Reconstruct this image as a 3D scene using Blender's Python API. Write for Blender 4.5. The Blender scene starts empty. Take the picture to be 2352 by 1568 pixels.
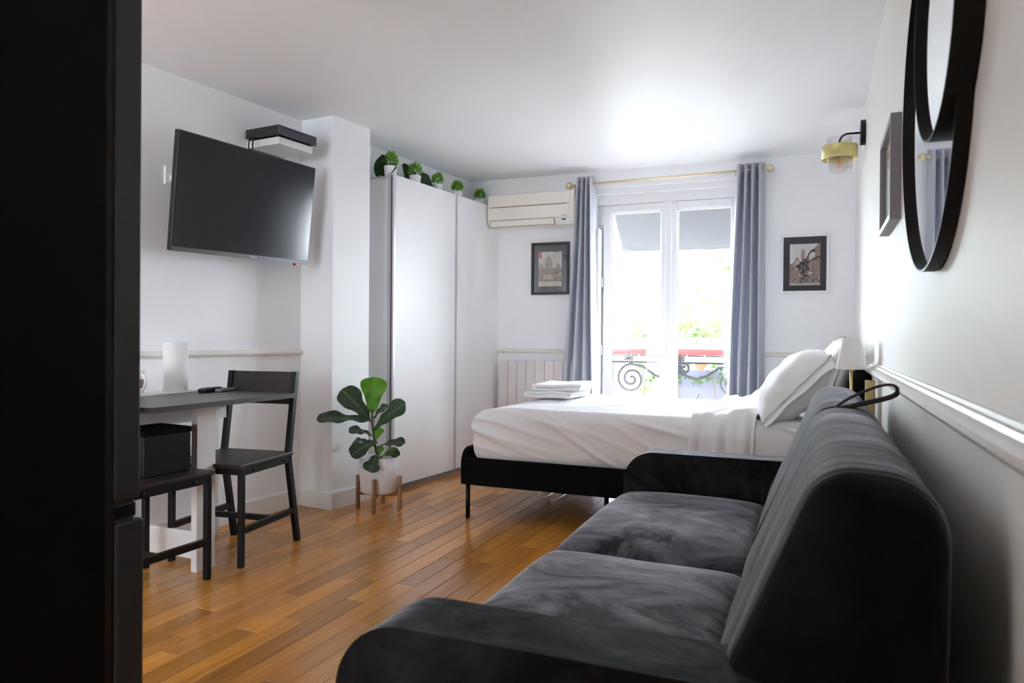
import bpy, bmesh, math, random
from mathutils import Vector, Matrix, Quaternion

PI = math.pi
sc = bpy.context.scene
COL = sc.collection

# ------------------------------------------------------------------ camera
F_PX, CAM_H = 1680.0, 1.05
PITCH, ROLL, YAW = math.radians(-0.35), math.radians(0.45), math.radians(22.7)
def _rz(v, a):
    c, s = math.cos(a), math.sin(a)
    return Vector((c*v[0]-s*v[1], s*v[0]+c*v[1], v[2]))
_fw = Vector((0, math.cos(PITCH), math.sin(PITCH)))
_r0 = Vector((1, 0, 0)); _u0 = Vector((0, -math.sin(PITCH), math.cos(PITCH)))
_rt = math.cos(ROLL)*_r0 + math.sin(ROLL)*_u0
_up = -math.sin(ROLL)*_r0 + math.cos(ROLL)*_u0
FW, RT, UP = _rz(_fw, YAW), _rz(_rt, YAW), _rz(_up, YAW)
CAM = Vector((0, 0, CAM_H))
cam_data = bpy.data.cameras.new('camera')
cam = bpy.data.objects.new('camera', cam_data); COL.objects.link(cam)
cam.matrix_world = Matrix(((RT.x, UP.x, -FW.x, CAM.x), (RT.y, UP.y, -FW.y, CAM.y), (RT.z, UP.z, -FW.z, CAM.z), (0, 0, 0, 1)))
cam_data.sensor_width = 36.0
cam_data.lens = F_PX/2352.0*36.0
cam_data.clip_start = 0.02
cam_data.dof.use_dof = True
cam_data.dof.focus_distance = 3.9
cam_data.dof.aperture_fstop = 5.0
sc.camera = cam

# ------------------------------------------------------------------ sky, light, exposure
world = bpy.data.worlds.new('sky'); sc.world = world; world.use_nodes = True
wn = world.node_tree.nodes; wl = world.node_tree.links
bg = wn['Background']
bg.inputs['Color'].default_value = (0.85, 0.92, 1.0, 1)
bg.inputs['Strength'].default_value = 9.0
portal_d = bpy.data.lights.new('window_portal', 'AREA'); portal_d.shape = 'RECTANGLE'
portal_d.size, portal_d.size_y = 1.20, 2.26
portal_d.cycles.is_portal = True
portal = bpy.data.objects.new('window_portal', portal_d); COL.objects.link(portal)
portal.location = (-1.08, 5.99, 1.12); portal.rotation_euler = (-PI/2, 0, 0)
p2d = bpy.data.lights.new('fill_window_portal', 'AREA'); p2d.shape = 'RECTANGLE'; p2d.size, p2d.size_y = 2.0, 1.95  # portal of the fill window added behind the camera
p2d.cycles.is_portal = True
p2 = bpy.data.objects.new('fill_window_portal', p2d); COL.objects.link(p2)
p2.location = (-2.1, -2.44, 1.275); p2.rotation_euler = (PI/2, 0, 0)
sc.view_settings.view_transform = 'Standard'
sc.view_settings.look = 'None'
sc.view_settings.gamma = 1.0
sc.view_settings.use_curve_mapping = False
sc.view_settings.exposure = 2.9
sc.cycles.max_bounces = 16; sc.cycles.diffuse_bounces = 12; sc.cycles.glossy_bounces = 6; sc.cycles.transparent_max_bounces = 16

# ------------------------------------------------------------------ materials
M = {}
def nd(nt, typ, **kw):
    n = nt.nodes.new(typ)
    for k, v in kw.items():
        if k in n.inputs: n.inputs[k].default_value = v
        else: setattr(n, k, v)
    return n
def mat(name, col, rough=0.5, metal=0.0, noise=0.0, scale=20.0, bump=0.0, bscale=60.0, stretch=(1, 1, 1), **extra):
    m = bpy.data.materials.new(name); m.use_nodes = True
    nt = m.node_tree; b = nt.nodes['Principled BSDF']
    b.inputs['Base Color'].default_value = (*col, 1)
    b.inputs['Roughness'].default_value = rough
    b.inputs['Metallic'].default_value = metal
    for k, v in extra.items():
        b.inputs[k.replace('_', ' ')].default_value = v
    if noise or bump:
        tc = nd(nt, 'ShaderNodeTexCoord'); mp = nd(nt, 'ShaderNodeMapping')
        mp.inputs['Scale'].default_value = stretch
        nt.links.new(tc.outputs['Object'], mp.inputs['Vector'])
    if noise:
        t = nd(nt, 'ShaderNodeTexNoise', Scale=scale, Detail=4.0)
        nt.links.new(mp.outputs['Vector'], t.inputs['Vector'])
        r = nd(nt, 'ShaderNodeValToRGB')
        a, c = 1-noise, 1+noise
        r.color_ramp.elements[0].color = (col[0]*a, col[1]*a, col[2]*a, 1)
        r.color_ramp.elements[1].color = (min(1, col[0]*c), min(1, col[1]*c), min(1, col[2]*c), 1)
        r.color_ramp.elements[0].position = 0.3; r.color_ramp.elements[1].position = 0.7
        nt.links.new(t.outputs['Fac'], r.inputs['Fac']); nt.links.new(r.outputs['Color'], b.inputs['Base Color'])
    if bump:
        t2 = nd(nt, 'ShaderNodeTexNoise', Scale=bscale, Detail=3.0)
        nt.links.new(mp.outputs['Vector'], t2.inputs['Vector'])
        bp = nd(nt, 'ShaderNodeBump', Strength=bump, Distance=0.01)
        nt.links.new(t2.outputs['Fac'], bp.inputs['Height']); nt.links.new(bp.outputs['Normal'], b.inputs['Normal'])
    M[name] = m
    return m

mat('wall_paint', (0.875, 0.885, 0.90), 0.5, Specular_IOR_Level=0.12, bump=0.05, bscale=140)
mat('ceiling_paint', (0.865, 0.88, 0.905), 0.5, Specular_IOR_Level=0.10, bump=0.04, bscale=120)
mat('right_wall_paint', (0.84, 0.835, 0.795), 0.5, Specular_IOR_Level=0.08, bump=0.05, bscale=140)
mat('trim_paint', (0.89, 0.885, 0.875), 0.32)
mat('rail_paint', (0.66, 0.65, 0.62), 0.35)
mat('cream_trim', (0.78, 0.755, 0.70), 0.25)
mat('subfloor', (0.05, 0.025, 0.012), 0.8)
mat('window_pvc', (0.82, 0.82, 0.84), 0.25)
mat('laminate_white', (0.86, 0.86, 0.87), 0.38, Specular_IOR_Level=0.15)
mat('side_white', (0.74, 0.73, 0.72), 0.4)
mat('alu_edge', (0.62, 0.57, 0.57), 0.35, 0.2)
mat('alu_dark', (0.10, 0.10, 0.11), 0.4, 0.3)
mat('alu_grey', (0.45, 0.46, 0.48), 0.4, 0.3)
mat('plinth', (0.22, 0.17, 0.16), 0.5)
mat('black_metal', (0.004, 0.004, 0.005), 0.4, Specular_IOR_Level=0.25, noise=0.2, scale=80)
mat('black_plastic', (0.005, 0.005, 0.0055), 0.4, Specular_IOR_Level=0.3)
mat('black_fabric', (0.004, 0.004, 0.0045), 0.95, Specular_IOR_Level=0.1, bump=0.3, bscale=900)
mat('dark_wood', (0.018, 0.010, 0.008), 0.45, Specular_IOR_Level=0.35, noise=0.45, scale=30, stretch=(6, 1, 6))
mat('table_top', (0.075, 0.066, 0.062), 0.38, noise=0.15, scale=40)
mat('table_edge', (0.035, 0.026, 0.023), 0.5)
mat('board_white', (0.78, 0.77, 0.76), 0.35)
mat('ceramic', (0.85, 0.85, 0.85), 0.25)
mat('paper', (0.82, 0.81, 0.80), 0.9, bump=0.3, bscale=200)
mat('pot_white', (0.83, 0.81, 0.81), 0.5)
mat('walnut', (0.30, 0.155, 0.07), 0.5, noise=0.3, scale=25, stretch=(1, 1, .2))
mat('soil', (0.03, 0.02, 0.013), 0.95)
mat('linen', (0.84, 0.835, 0.84), 0.85, bump=0.06, bscale=70)
mat('linen_mattress', (0.83, 0.825, 0.83), 0.85, bump=0.10, bscale=18, stretch=(1, 1, 1.6))
mat('towel', (0.86, 0.86, 0.87), 0.95, bump=0.5, bscale=260)
mat('shade_cloth', (0.82, 0.80, 0.79), 0.9, bump=0.1, bscale=500)
mat('brass', (0.72, 0.58, 0.26), 0.32, 0.75)
mat('brass_band', (0.62, 0.54, 0.24), 0.42, 0.55)
mat('brass_pale', (0.75, 0.64, 0.42), 0.35, 0.6)
mat('ac_plastic', (0.80, 0.76, 0.68), 0.35)
mat('ac_dark', (0.30, 0.26, 0.20), 0.5)
mat('ac_grey', (0.70, 0.70, 0.70), 0.35)
mat('radiator_paint', (0.72, 0.68, 0.68), 0.4)
mat('frame_black', (0.010, 0.010, 0.011), 0.35)
mat('frame_white', (0.78, 0.78, 0.80), 0.4)
mat('frame_grey', (0.20, 0.185, 0.185), 0.4)
mat('mat_grey', (0.085, 0.085, 0.10), 0.8)
mat('mat_dark', (0.040, 0.038, 0.050), 0.8)
mat('mat_pale', (0.75, 0.74, 0.72), 0.8)
mat('mirror_frame', (0.007, 0.0055, 0.0045), 0.5, Specular_IOR_Level=0.2)
mat('mirror_glass', (0.90, 0.92, 0.93), 0.015, 1.0)
mat('fridge_side', (0.0028, 0.0028, 0.003), 0.6, Specular_IOR_Level=0.1)
mat('fridge_door', (0.040, 0.040, 0.040), 0.42, 0.0, Specular_IOR_Level=0.3)
mat('rubber', (0.008, 0.008, 0.008), 0.7)
mat('tv_black', (0.010, 0.010, 0.011), 0.4)
mat('tv_bezel', (0.045, 0.045, 0.05), 0.35, 0.3)
mat('tv_screen', (0.016, 0.016, 0.020), 0.13, Specular_IOR_Level=0.3)
mat('console_black', (0.018, 0.018, 0.024), 0.35)
mat('console_grey', (0.05, 0.05, 0.062), 0.45)
mat('logo_white', (0.8, 0.8, 0.8), 0.4)
mat('remote_grey', (0.20, 0.20, 0.215), 0.45)
mat('handrail_red', (0.30, 0.035, 0.03), 0.45)
mat('iron', (0.016, 0.018, 0.024), 0.55)
mat('planter_white', (0.85, 0.85, 0.85), 0.5)
mat('terracotta', (0.60, 0.22, 0.11), 0.7)
mat('balcony_stone', (0.30, 0.29, 0.28), 0.8)
mat('facade_stone', (0.30, 0.28, 0.25), 0.9)
mat('asphalt', (0.08, 0.08, 0.085), 0.9)
mat('slate_blue', (0.13, 0.14, 0.21), 0.6)
mat('facade_pale', (0.74, 0.73, 0.68), 0.9)
mat('facade_green', (0.36, 0.48, 0.46), 0.8)
mat('facade_window', (0.35, 0.38, 0.40), 0.3)
mat('flower_red', (0.75, 0.10, 0.10), 0.6)
mat('flower_pink', (0.80, 0.30, 0.40), 0.6)
mat('amber', (0.75, 0.28, 0.03), 0.4)
mat('strap_black', (0.006, 0.006, 0.007), 0.5)
mat('bark', (0.10, 0.075, 0.045), 0.8)
mat('mug_brown', (0.20, 0.10, 0.08), 0.5)

def emissive(name, col, strength):
    m = mat(name, col, 0.4)
    b = m.node_tree.nodes['Principled BSDF']
    b.inputs['Emission Color'].default_value = (*col, 1); b.inputs['Emission Strength'].default_value = strength
emissive('led_red', (0.9, 0.02, 0.02), 1.2)

def glass(name, tint=(1, 1, 1), refl=0.08, haze=0.0):
    m = bpy.data.materials.new(name); m.use_nodes = True
    nt = m.node_tree; nt.nodes.remove(nt.nodes['Principled BSDF'])
    out = nt.nodes['Material Output']
    tr = nd(nt, 'ShaderNodeBsdfTransparent', Color=(*tint, 1))
    gl = nd(nt, 'ShaderNodeBsdfGlossy', Roughness=0.02)
    fr = nd(nt, 'ShaderNodeLayerWeight', Blend=0.5)
    mx = nd(nt, 'ShaderNodeMixShader')
    pw = nd(nt, 'ShaderNodeMath', operation='POWER'); pw.inputs[1].default_value = 5.0
    mul = nd(nt, 'ShaderNodeMath', operation='MULTIPLY_ADD'); mul.inputs[1].default_value = 0.8; mul.inputs[2].default_value = refl
    nt.links.new(fr.outputs['Facing'], pw.inputs[0]); nt.links.new(pw.outputs[0], mul.inputs[0]); nt.links.new(mul.outputs[0], mx.inputs[0])
    nt.links.new(tr.outputs[0], mx.inputs[1]); nt.links.new(gl.outputs[0], mx.inputs[2])
    last = mx
    if haze:
        df = nd(nt, 'ShaderNodeBsdfTranslucent', Color=(0.9, 0.9, 0.95, 1))
        m2 = nd(nt, 'ShaderNodeMixShader'); m2.inputs[0].default_value = haze
        nt.links.new(mx.outputs[0], m2.inputs[1]); nt.links.new(df.outputs[0], m2.inputs[2]); last = m2
    nt.links.new(last.outputs[0], out.inputs['Surface'])
    M[name] = m
glass('pane_glass', (0.97, 0.98, 0.98), 0.035, 0.008)
glass('fill_pane_dim', (0.45, 0.45, 0.45), 0.035)  # grey tint dims the daylight through the added rear window
glass('lamp_glass', (0.965, 0.96, 0.965), 0.04)
glass('bulb_glass', (0.97, 0.92, 0.86), 0.07)
glass('frame_glass', (1, 1, 1), 0.05)

def cloth_translucent(name, col, trans, fac, bump=0.25, bscale=700):
    m = mat(name, col, 0.95, noise=0.12, scale=420, bump=bump, bscale=bscale)
    nt = m.node_tree; b = nt.nodes['Principled BSDF']; out = nt.nodes['Material Output']
    t = nd(nt, 'ShaderNodeBsdfTranslucent', Color=(*trans, 1))
    mx = nd(nt, 'ShaderNodeMixShader'); mx.inputs[0].default_value = fac
    nt.links.new(b.outputs[0], mx.inputs[1]); nt.links.new(t.outputs[0], mx.inputs[2]); nt.links.new(mx.outputs[0], out.inputs['Surface'])
cloth_translucent('curtain_cloth', (0.66, 0.675, 0.745), (0.5, 0.515, 0.57), 0.22)
cloth_translucent('awning_cloth', (0.125, 0.13, 0.14), (0.026, 0.027, 0.029), 0.4, 0.05, 40)

def leafmat(name, c1, c2, trans, fac=0.3, rough=0.4, scale=8):
    m = mat(name, c1, rough)
    nt = m.node_tree; b = nt.nodes['Principled BSDF']; out = nt.nodes['Material Output']
    at = nd(nt, 'ShaderNodeAttribute', attribute_name='vein')
    mixc = nd(nt, 'ShaderNodeMixRGB'); mixc.inputs[1].default_value = (*c1, 1); mixc.inputs[2].default_value = (*c2, 1)
    nt.links.new(at.outputs['Fac'], mixc.inputs[0]); nt.links.new(mixc.outputs[0], b.inputs['Base Color'])
    t = nd(nt, 'ShaderNodeBsdfTranslucent', Color=(*trans, 1))
    mx = nd(nt, 'ShaderNodeMixShader'); mx.inputs[0].default_value = fac
    nt.links.new(b.outputs[0], mx.inputs[1]); nt.links.new(t.outputs[0], mx.inputs[2]); nt.links.new(mx.outputs[0], out.inputs['Surface'])
leafmat('fig_leaf', (0.022, 0.048, 0.024), (0.11, 0.15, 0.07), (0.05, 0.12, 0.03), 0.15)
leafmat('fig_leaf_young', (0.06, 0.17, 0.015), (0.14, 0.24, 0.05), (0.14, 0.36, 0.03), 0.45)
leafmat('dark_leaf', (0.012, 0.045, 0.014), (0.03, 0.08, 0.03), (0.03, 0.09, 0.02), 0.15)
leafmat('bush_leaf', (0.08, 0.27, 0.018), (0.34, 0.62, 0.06), (0.16, 0.38, 0.03), 0.25, 0.5)
leafmat('balcony_leaf', (0.05, 0.12, 0.02), (0.16, 0.22, 0.04), (0.10, 0.18, 0.02), 0.3, 0.5)
leafmat('ivy_leaf', (0.015, 0.06, 0.015), (0.06, 0.15, 0.03), (0.04, 0.10, 0.02), 0.25, 0.5)
leafmat('tree_leaf', (0.06, 0.10, 0.03), (0.12, 0.17, 0.05), (0.12, 0.2, 0.05), 0.35, 0.6)

def plank_mat():
    m = bpy.data.materials.new('oak_plank'); m.use_nodes = True; nt = m.node_tree
    b = nt.nodes['Principled BSDF']; L = nt.links
    geo = nd(nt, 'ShaderNodeNewGeometry'); oi = nd(nt, 'ShaderNodeObjectInfo')
    add = nd(nt, 'ShaderNodeMath', operation='ADD'); L.new(oi.outputs['Random'], add.inputs[0]); L.new(geo.outputs['Random Per Island'], add.inputs[1])
    fr = nd(nt, 'ShaderNodeMath', operation='FRACT'); L.new(add.outputs[0], fr.inputs[0])
    off = nd(nt, 'ShaderNodeCombineXYZ'); mul = nd(nt, 'ShaderNodeMath', operation='MULTIPLY'); mul.inputs[1].default_value = 37.0
    L.new(fr.outputs[0], mul.inputs[0]); L.new(mul.outputs[0], off.inputs[0]); L.new(mul.outputs[0], off.inputs[1])
    va = nd(nt, 'ShaderNodeVectorMath', operation='ADD'); L.new(geo.outputs['Position'], va.inputs[0]); L.new(off.outputs[0], va.inputs[1])
    mp = nd(nt, 'ShaderNodeMapping'); mp.inputs['Scale'].default_value = (1.0, 0.05, 1.0); L.new(va.outputs[0], mp.inputs['Vector'])
    n1 = nd(nt, 'ShaderNodeTexNoise', Scale=60.0, Detail=5.0, Roughness=0.6, Distortion=0.6); L.new(mp.outputs[0], n1.inputs['Vector'])
    n2 = nd(nt, 'ShaderNodeTexNoise', Scale=9.0, Detail=3.0, Distortion=1.5); L.new(mp.outputs[0], n2.inputs['Vector'])
    mixn = nd(nt, 'ShaderNodeMath', operation='MULTIPLY_ADD'); mixn.inputs[1].default_value = 0.45
    L.new(n2.outputs['Fac'], mixn.inputs[0])
    hf = nd(nt, 'ShaderNodeMath', operation='MULTIPLY'); hf.inputs[1].default_value = 0.55; L.new(n1.outputs['Fac'], hf.inputs[0]); L.new(hf.outputs[0], mixn.inputs[2])
    r = nd(nt, 'ShaderNodeValToRGB'); e = r.color_ramp.elements
    e[0].position = 0.30; e[0].color = (0.43, 0.170, 0.026, 1)
    e[1].position = 0.70; e[1].color = (0.70, 0.335, 0.080, 1)
    mid = r.color_ramp.elements.new(0.5); mid.color = (0.58, 0.250, 0.045, 1)
    L.new(mixn.outputs[0], r.inputs['Fac'])
    hsv = nd(nt, 'ShaderNodeHueSaturation'); L.new(r.outputs['Color'], hsv.inputs['Color'])
    mr = nd(nt, 'ShaderNodeMapRange'); mr.inputs['To Min'].default_value = 0.68; mr.inputs['To Max'].default_value = 1.16; L.new(fr.outputs[0], mr.inputs['Value'])
    L.new(mr.outputs[0], hsv.inputs['Value'])
    L.new(hsv.outputs[0], b.inputs['Base Color'])
    rr = nd(nt, 'ShaderNodeMapRange'); rr.inputs['To Min'].default_value = 0.15; rr.inputs['To Max'].default_value = 0.24; L.new(n1.outputs['Fac'], rr.inputs['Value'])
    L.new(rr.outputs[0], b.inputs['Roughness'])
    bp = nd(nt, 'ShaderNodeBump', Strength=0.08, Distance=0.004); L.new(n1.outputs['Fac'], bp.inputs['Height']); L.new(bp.outputs[0], b.inputs['Normal'])
    b.inputs['Specular IOR Level'].default_value = 0.5
    M['oak_plank'] = m
plank_mat()

def velvet(name, streak, bumps, c0=(0.004, 0.0037, 0.004), c1=(0.014, 0.013, 0.0155), sh=(.45, 1.0), bstr=.35):
    m = bpy.data.materials.new(name); m.use_nodes = True; nt = m.node_tree
    b = nt.nodes['Principled BSDF']; L = nt.links
    tc = nd(nt, 'ShaderNodeTexCoord'); mp = nd(nt, 'ShaderNodeMapping'); mp.inputs['Scale'].default_value = streak
    L.new(tc.outputs['Object'], mp.inputs['Vector'])
    n = nd(nt, 'ShaderNodeTexNoise', Scale=3.2, Detail=6.0, Roughness=0.62, Distortion=1.6); L.new(mp.outputs[0], n.inputs['Vector'])
    r = nd(nt, 'ShaderNodeValToRGB'); r.color_ramp.elements[0].position = 0.40; r.color_ramp.elements[1].position = 0.66
    r.color_ramp.elements[0].color = (sh[0],)*3+(1,); r.color_ramp.elements[1].color = (sh[1],)*3+(1,)
    L.new(n.outputs['Fac'], r.inputs['Fac'])
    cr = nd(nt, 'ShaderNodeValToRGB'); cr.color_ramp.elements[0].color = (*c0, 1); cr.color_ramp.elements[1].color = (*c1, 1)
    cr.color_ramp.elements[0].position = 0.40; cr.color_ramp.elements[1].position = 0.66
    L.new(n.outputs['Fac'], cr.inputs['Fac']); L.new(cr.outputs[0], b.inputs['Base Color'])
    b.inputs['Roughness'].default_value = 0.75
    b.inputs['Specular IOR Level'].default_value = 0.08
    L.new(r.outputs['Color'], b.inputs['Sheen Weight'])
    b.inputs['Sheen Roughness'].default_value = 0.24
    b.inputs['Sheen Tint'].default_value = (0.80, 0.78, 0.82, 1)
    mp2 = nd(nt, 'ShaderNodeMapping'); mp2.inputs['Scale'].default_value = bumps; L.new(tc.outputs['Object'], mp2.inputs['Vector'])
    n2 = nd(nt, 'ShaderNodeTexNoise', Scale=10.0, Detail=3.0, Distortion=0.4); L.new(mp2.outputs[0], n2.inputs['Vector'])
    bp = nd(nt, 'ShaderNodeBump', Strength=bstr, Distance=0.012); L.new(n2.outputs['Fac'], bp.inputs['Height']); L.new(bp.outputs[0], b.inputs['Normal'])
    M[name] = m
velvet('velvet_seat_lit', (1.0, 1.6, 1.0), (1.2, 1.2, 1.2), (0.035, 0.033, 0.039), (0.24, 0.23, 0.265), (.7, 1.0))  # seat velvet painted paler than arms and back, window sheen in its colour
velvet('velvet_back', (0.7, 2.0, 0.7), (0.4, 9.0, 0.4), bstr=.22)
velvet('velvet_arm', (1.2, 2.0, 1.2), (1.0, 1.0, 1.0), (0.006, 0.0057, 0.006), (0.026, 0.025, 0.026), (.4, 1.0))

def print_mat(name):
    m = mat(name, (0.5, 0.5, 0.5), 0.7); nt = m.node_tree
    at = nd(nt, 'ShaderNodeAttribute', attribute_name='ink')
    nt.links.new(at.outputs['Color'], nt.nodes['Principled BSDF'].inputs['Base Color'])
print_mat('print_ink')

# ------------------------------------------------------------------ helpers
def tag(o, label, cat, group=None):
    o['label'] = label; o['category'] = cat
    if group: o['group'] = group
    return o
def thing(name, label, cat, loc=(0, 0, 0), rot=0.0, group=None):
    o = bpy.data.objects.new(name, None); COL.objects.link(o)
    o.empty_display_size = 0.1
    o.location = loc; o.rotation_euler = (0, 0, rot)
    return tag(o, label, cat, group)
def obj(name, bm, m, parent=None, smooth=False, loc=None, rot=None):
    me = bpy.data.meshes.new(name)
    if isinstance(bm, tuple):
        me.from_pydata([tuple(v) for v in bm[0]], [], bm[1]); me.update()
        b2 = bmesh.new(); b2.from_mesh(me); bmesh.ops.recalc_face_normals(b2, faces=b2.faces); b2.to_mesh(me); b2.free()
    else:
        bmesh.ops.recalc_face_normals(bm, faces=bm.faces); bm.to_mesh(me); bm.free()
    me.materials.append(M[m] if isinstance(m, str) else m)
    if smooth:
        for p in me.polygons: p.use_smooth = True
    o = bpy.data.objects.new(name, me); COL.objects.link(o)
    if parent is not None: o.parent = parent
    if loc is not None: o.location = loc
    if rot is not None: o.rotation_euler = rot
    return o
def struct(name, bm, m, smooth=False, **kw):
    o = obj(name, bm, m, None, smooth, **kw); o['kind'] = 'structure'; return o
def auto_smooth(o, ang=35):
    me = o.data
    for p in me.polygons: p.use_smooth = True
    b = bmesh.new(); b.from_mesh(me)
    for e in b.edges:
        if len(e.link_faces) == 2 and e.calc_face_angle(0) > math.radians(ang): e.smooth = False
    b.to_mesh(me); b.free()
    return o

def add_box(bm, x0, x1, y0, y1, z0, z1, bevel=0.0, mtx=None):
    vs = [bm.verts.new(p) for p in ((x0, y0, z0), (x1, y0, z0), (x1, y1, z0), (x0, y1, z0), (x0, y0, z1), (x1, y0, z1), (x1, y1, z1), (x0, y1, z1))]
    fs = [bm.faces.new([vs[i] for i in f]) for f in ((3, 2, 1, 0), (4, 5, 6, 7), (0, 1, 5, 4), (1, 2, 6, 5), (2, 3, 7, 6), (3, 0, 4, 7))]
    if bevel:
        es = list({e for f in fs for e in f.edges})
        r = bmesh.ops.bevel(bm, geom=es, offset=bevel, segments=2, affect='EDGES', profile=0.5, clamp_overlap=True)
        vs = [v for v in r['verts']] + [v for v in vs if v.is_valid]
    if mtx is not None:
        bmesh.ops.transform(bm, matrix=mtx, verts=list({v for v in vs if v.is_valid}))
    return bm
def box(x0, x1, y0, y1, z0, z1, bevel=0.0):
    return add_box(bmesh.new(), x0, x1, y0, y1, z0, z1, bevel)
def add_tube(bm, pts, r, seg=10, closed=False, radii=None, flat=None):
    pts = [Vector(p) for p in pts]; n = len(pts); rings = []
    prevN = None
    for i, p in enumerate(pts):
        if closed: d = pts[(i+1) % n]-pts[i-1]
        else: d = pts[min(i+1, n-1)]-pts[max(i-1, 0)]
        d.normalize()
        if prevN is None:
            a = Vector((0, 0, 1)) if abs(d.z) < 0.9 else Vector((1, 0, 0))
            N = d.cross(a).normalized()
        else:
            N = (prevN - d*prevN.dot(d)).normalized()
        B = d.cross(N); prevN = N
        rr = radii[i] if radii else r
        rb = rr*flat if flat else rr
        rings.append([bm.verts.new(p + N*rr*math.cos(2*PI*k/seg) + B*rb*math.sin(2*PI*k/seg)) for k in range(seg)])
    for i in range(n if closed else n-1):
        a, b = rings[i], rings[(i+1) % n]
        for k in range(seg): bm.faces.new((a[k], a[(k+1) % seg], b[(k+1) % seg], b[k]))
    if not closed:
        bm.faces.new(rings[0][::-1]); bm.faces.new(rings[-1])
    return bm
def tube(pts, r, seg=10, **kw): return add_tube(bmesh.new(), pts, r, seg, **kw)
def add_lathe(bm, prof, seg=32, c=(0, 0, 0), cap=True):
    rings = []
    for r, z in prof:
        if r < 1e-6: rings.append([bm.verts.new((c[0], c[1], c[2]+z))])
        else: rings.append([bm.verts.new((c[0]+r*math.cos(2*PI*k/seg), c[1]+r*math.sin(2*PI*k/seg), c[2]+z)) for k in range(seg)])
    for a, b in zip(rings[:-1], rings[1:]):
        for k in range(seg):
            if len(a) == 1 and len(b) == 1: continue
            if len(a) == 1: bm.faces.new((a[0], b[k], b[(k+1) % seg]))
            elif len(b) == 1: bm.faces.new((a[k], a[(k+1) % seg], b[0]))
            else: bm.faces.new((a[k], a[(k+1) % seg], b[(k+1) % seg], b[k]))
    if cap:
        if len(rings[0]) > 1: bm.faces.new(rings[0][::-1])
        if len(rings[-1]) > 1: bm.faces.new(rings[-1])
    return bm
def lathe(prof, seg=32, c=(0, 0, 0), cap=True): return add_lathe(bmesh.new(), prof, seg, c, cap)
def prism(poly, axis, a, b, bevel=0.0):
    """extrude a 2D polygon along an axis: 'x' -> poly in (y,z); 'y' -> (x,z); 'z' -> (x,y)"""
    bm = bmesh.new()
    def P(u, v, w): return {'x': (w, u, v), 'y': (u, w, v), 'z': (u, v, w)}[axis]
    A = [bm.verts.new(P(u, v, a)) for u, v in poly]; B = [bm.verts.new(P(u, v, b)) for u, v in poly]
    n = len(poly)
    f1 = bm.faces.new(A[::-1]); f2 = bm.faces.new(B)
    for i in range(n): bm.faces.new((A[i], A[(i+1) % n], B[(i+1) % n], B[i]))
    if bevel:
        es = list({e for f in (f1, f2) for e in f.edges})
        bmesh.ops.bevel(bm, geom=es, offset=bevel, segments=3, affect='EDGES', profile=0.5)
    return bm
def rounded_poly(pts, seg=6):
    """pts: (u, v, radius) corners -> polygon with rounded corners"""
    out = []; n = len(pts)
    for i in range(n):
        p = Vector(pts[i][:2]); r = pts[i][2]
        if r <= 0: out.append(tuple(p)); continue
        a = (Vector(pts[i-1][:2])-p).normalized(); b = (Vector(pts[(i+1) % n][:2])-p).normalized()
        half = a.angle(b)/2; t = r/math.tan(half); c = p+(a+b).normalized()*(r/math.sin(half))
        s, e = p+a*t-c, p+b*t-c
        ang = s.angle_signed(e) if s.length and e.length else 0
        for k in range(seg+1):
            th = -ang*k/seg
            out.append((c.x+s.x*math.cos(th)-s.y*math.sin(th), c.y+s.x*math.sin(th)+s.y*math.cos(th)))
    return out
def rbox(sx, sy, sz, r, n=(8, 8, 4), k=4, fn=None, center=(0, 0, 0)):
    """rounded box as a dense mesh, optionally deformed by fn(p) -> p"""
    H = [sx/2, sy/2, sz/2]; ax = []
    for h, m in zip(H, n):
        inner = h-r
        lo = [-h + r*(1-math.tan(PI/4*(k-i)/k)) for i in range(k)]
        mid = [-inner+2*inner*i/m for i in range(m+1)]
        ax.append(lo+mid+[-v for v in lo[::-1]])
    idx = {}; V = []; Fc = []
    def vid(p):
        key = tuple(round(c, 6) for c in p)
        if key not in idx:
            q = Vector([max(-(h-r), min(h-r, c)) for c, h in zip(p, H)])
            d = Vector(p)-q
            w = q+d.normalized()*r if d.length > 1e-9 else q
            if fn: w = fn(w)
            idx[key] = len(V); V.append((w[0]+center[0], w[1]+center[1], w[2]+center[2]))
        return idx[key]
    for a, (u, v) in ((0, (1, 2)), (1, (0, 2)), (2, (0, 1))):
        for sgn in (-1, 1):
            for i in range(len(ax[u])-1):
                for j in range(len(ax[v])-1):
                    q = []
                    for du, dv in ((0, 0), (1, 0), (1, 1), (0, 1)):
                        p = [0, 0, 0]; p[a] = sgn*H[a]; p[u] = ax[u][i+du]; p[v] = ax[v][j+dv]; q.append(vid(p))
                    q = list(dict.fromkeys(q))
                    if len(q) > 2: Fc.append(q)
    return V, Fc
def grid(nu, nv, fn):
    V = [fn(i/nu, j/nv) for i in range(nu+1) for j in range(nv+1)]
    Fc = [(i*(nv+1)+j, (i+1)*(nv+1)+j, (i+1)*(nv+1)+j+1, i*(nv+1)+j+1) for i in range(nu) for j in range(nv)]
    return V, Fc
def solid(o, t, offset=0.0):
    md = o.modifiers.new('solidify', 'SOLIDIFY'); md.thickness = t; md.offset = offset; return o
def copy_tree(o, parent=None):
    c = o.copy(); COL.objects.link(c)
    if parent is not None: c.parent = parent
    for ch in list(o.children): copy_tree(ch, c)
    return c
def set_vein(o, vals):
    a = o.data.attributes.new('vein', 'FLOAT', 'POINT')
    a.data.foreach_set('value', vals)

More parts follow.
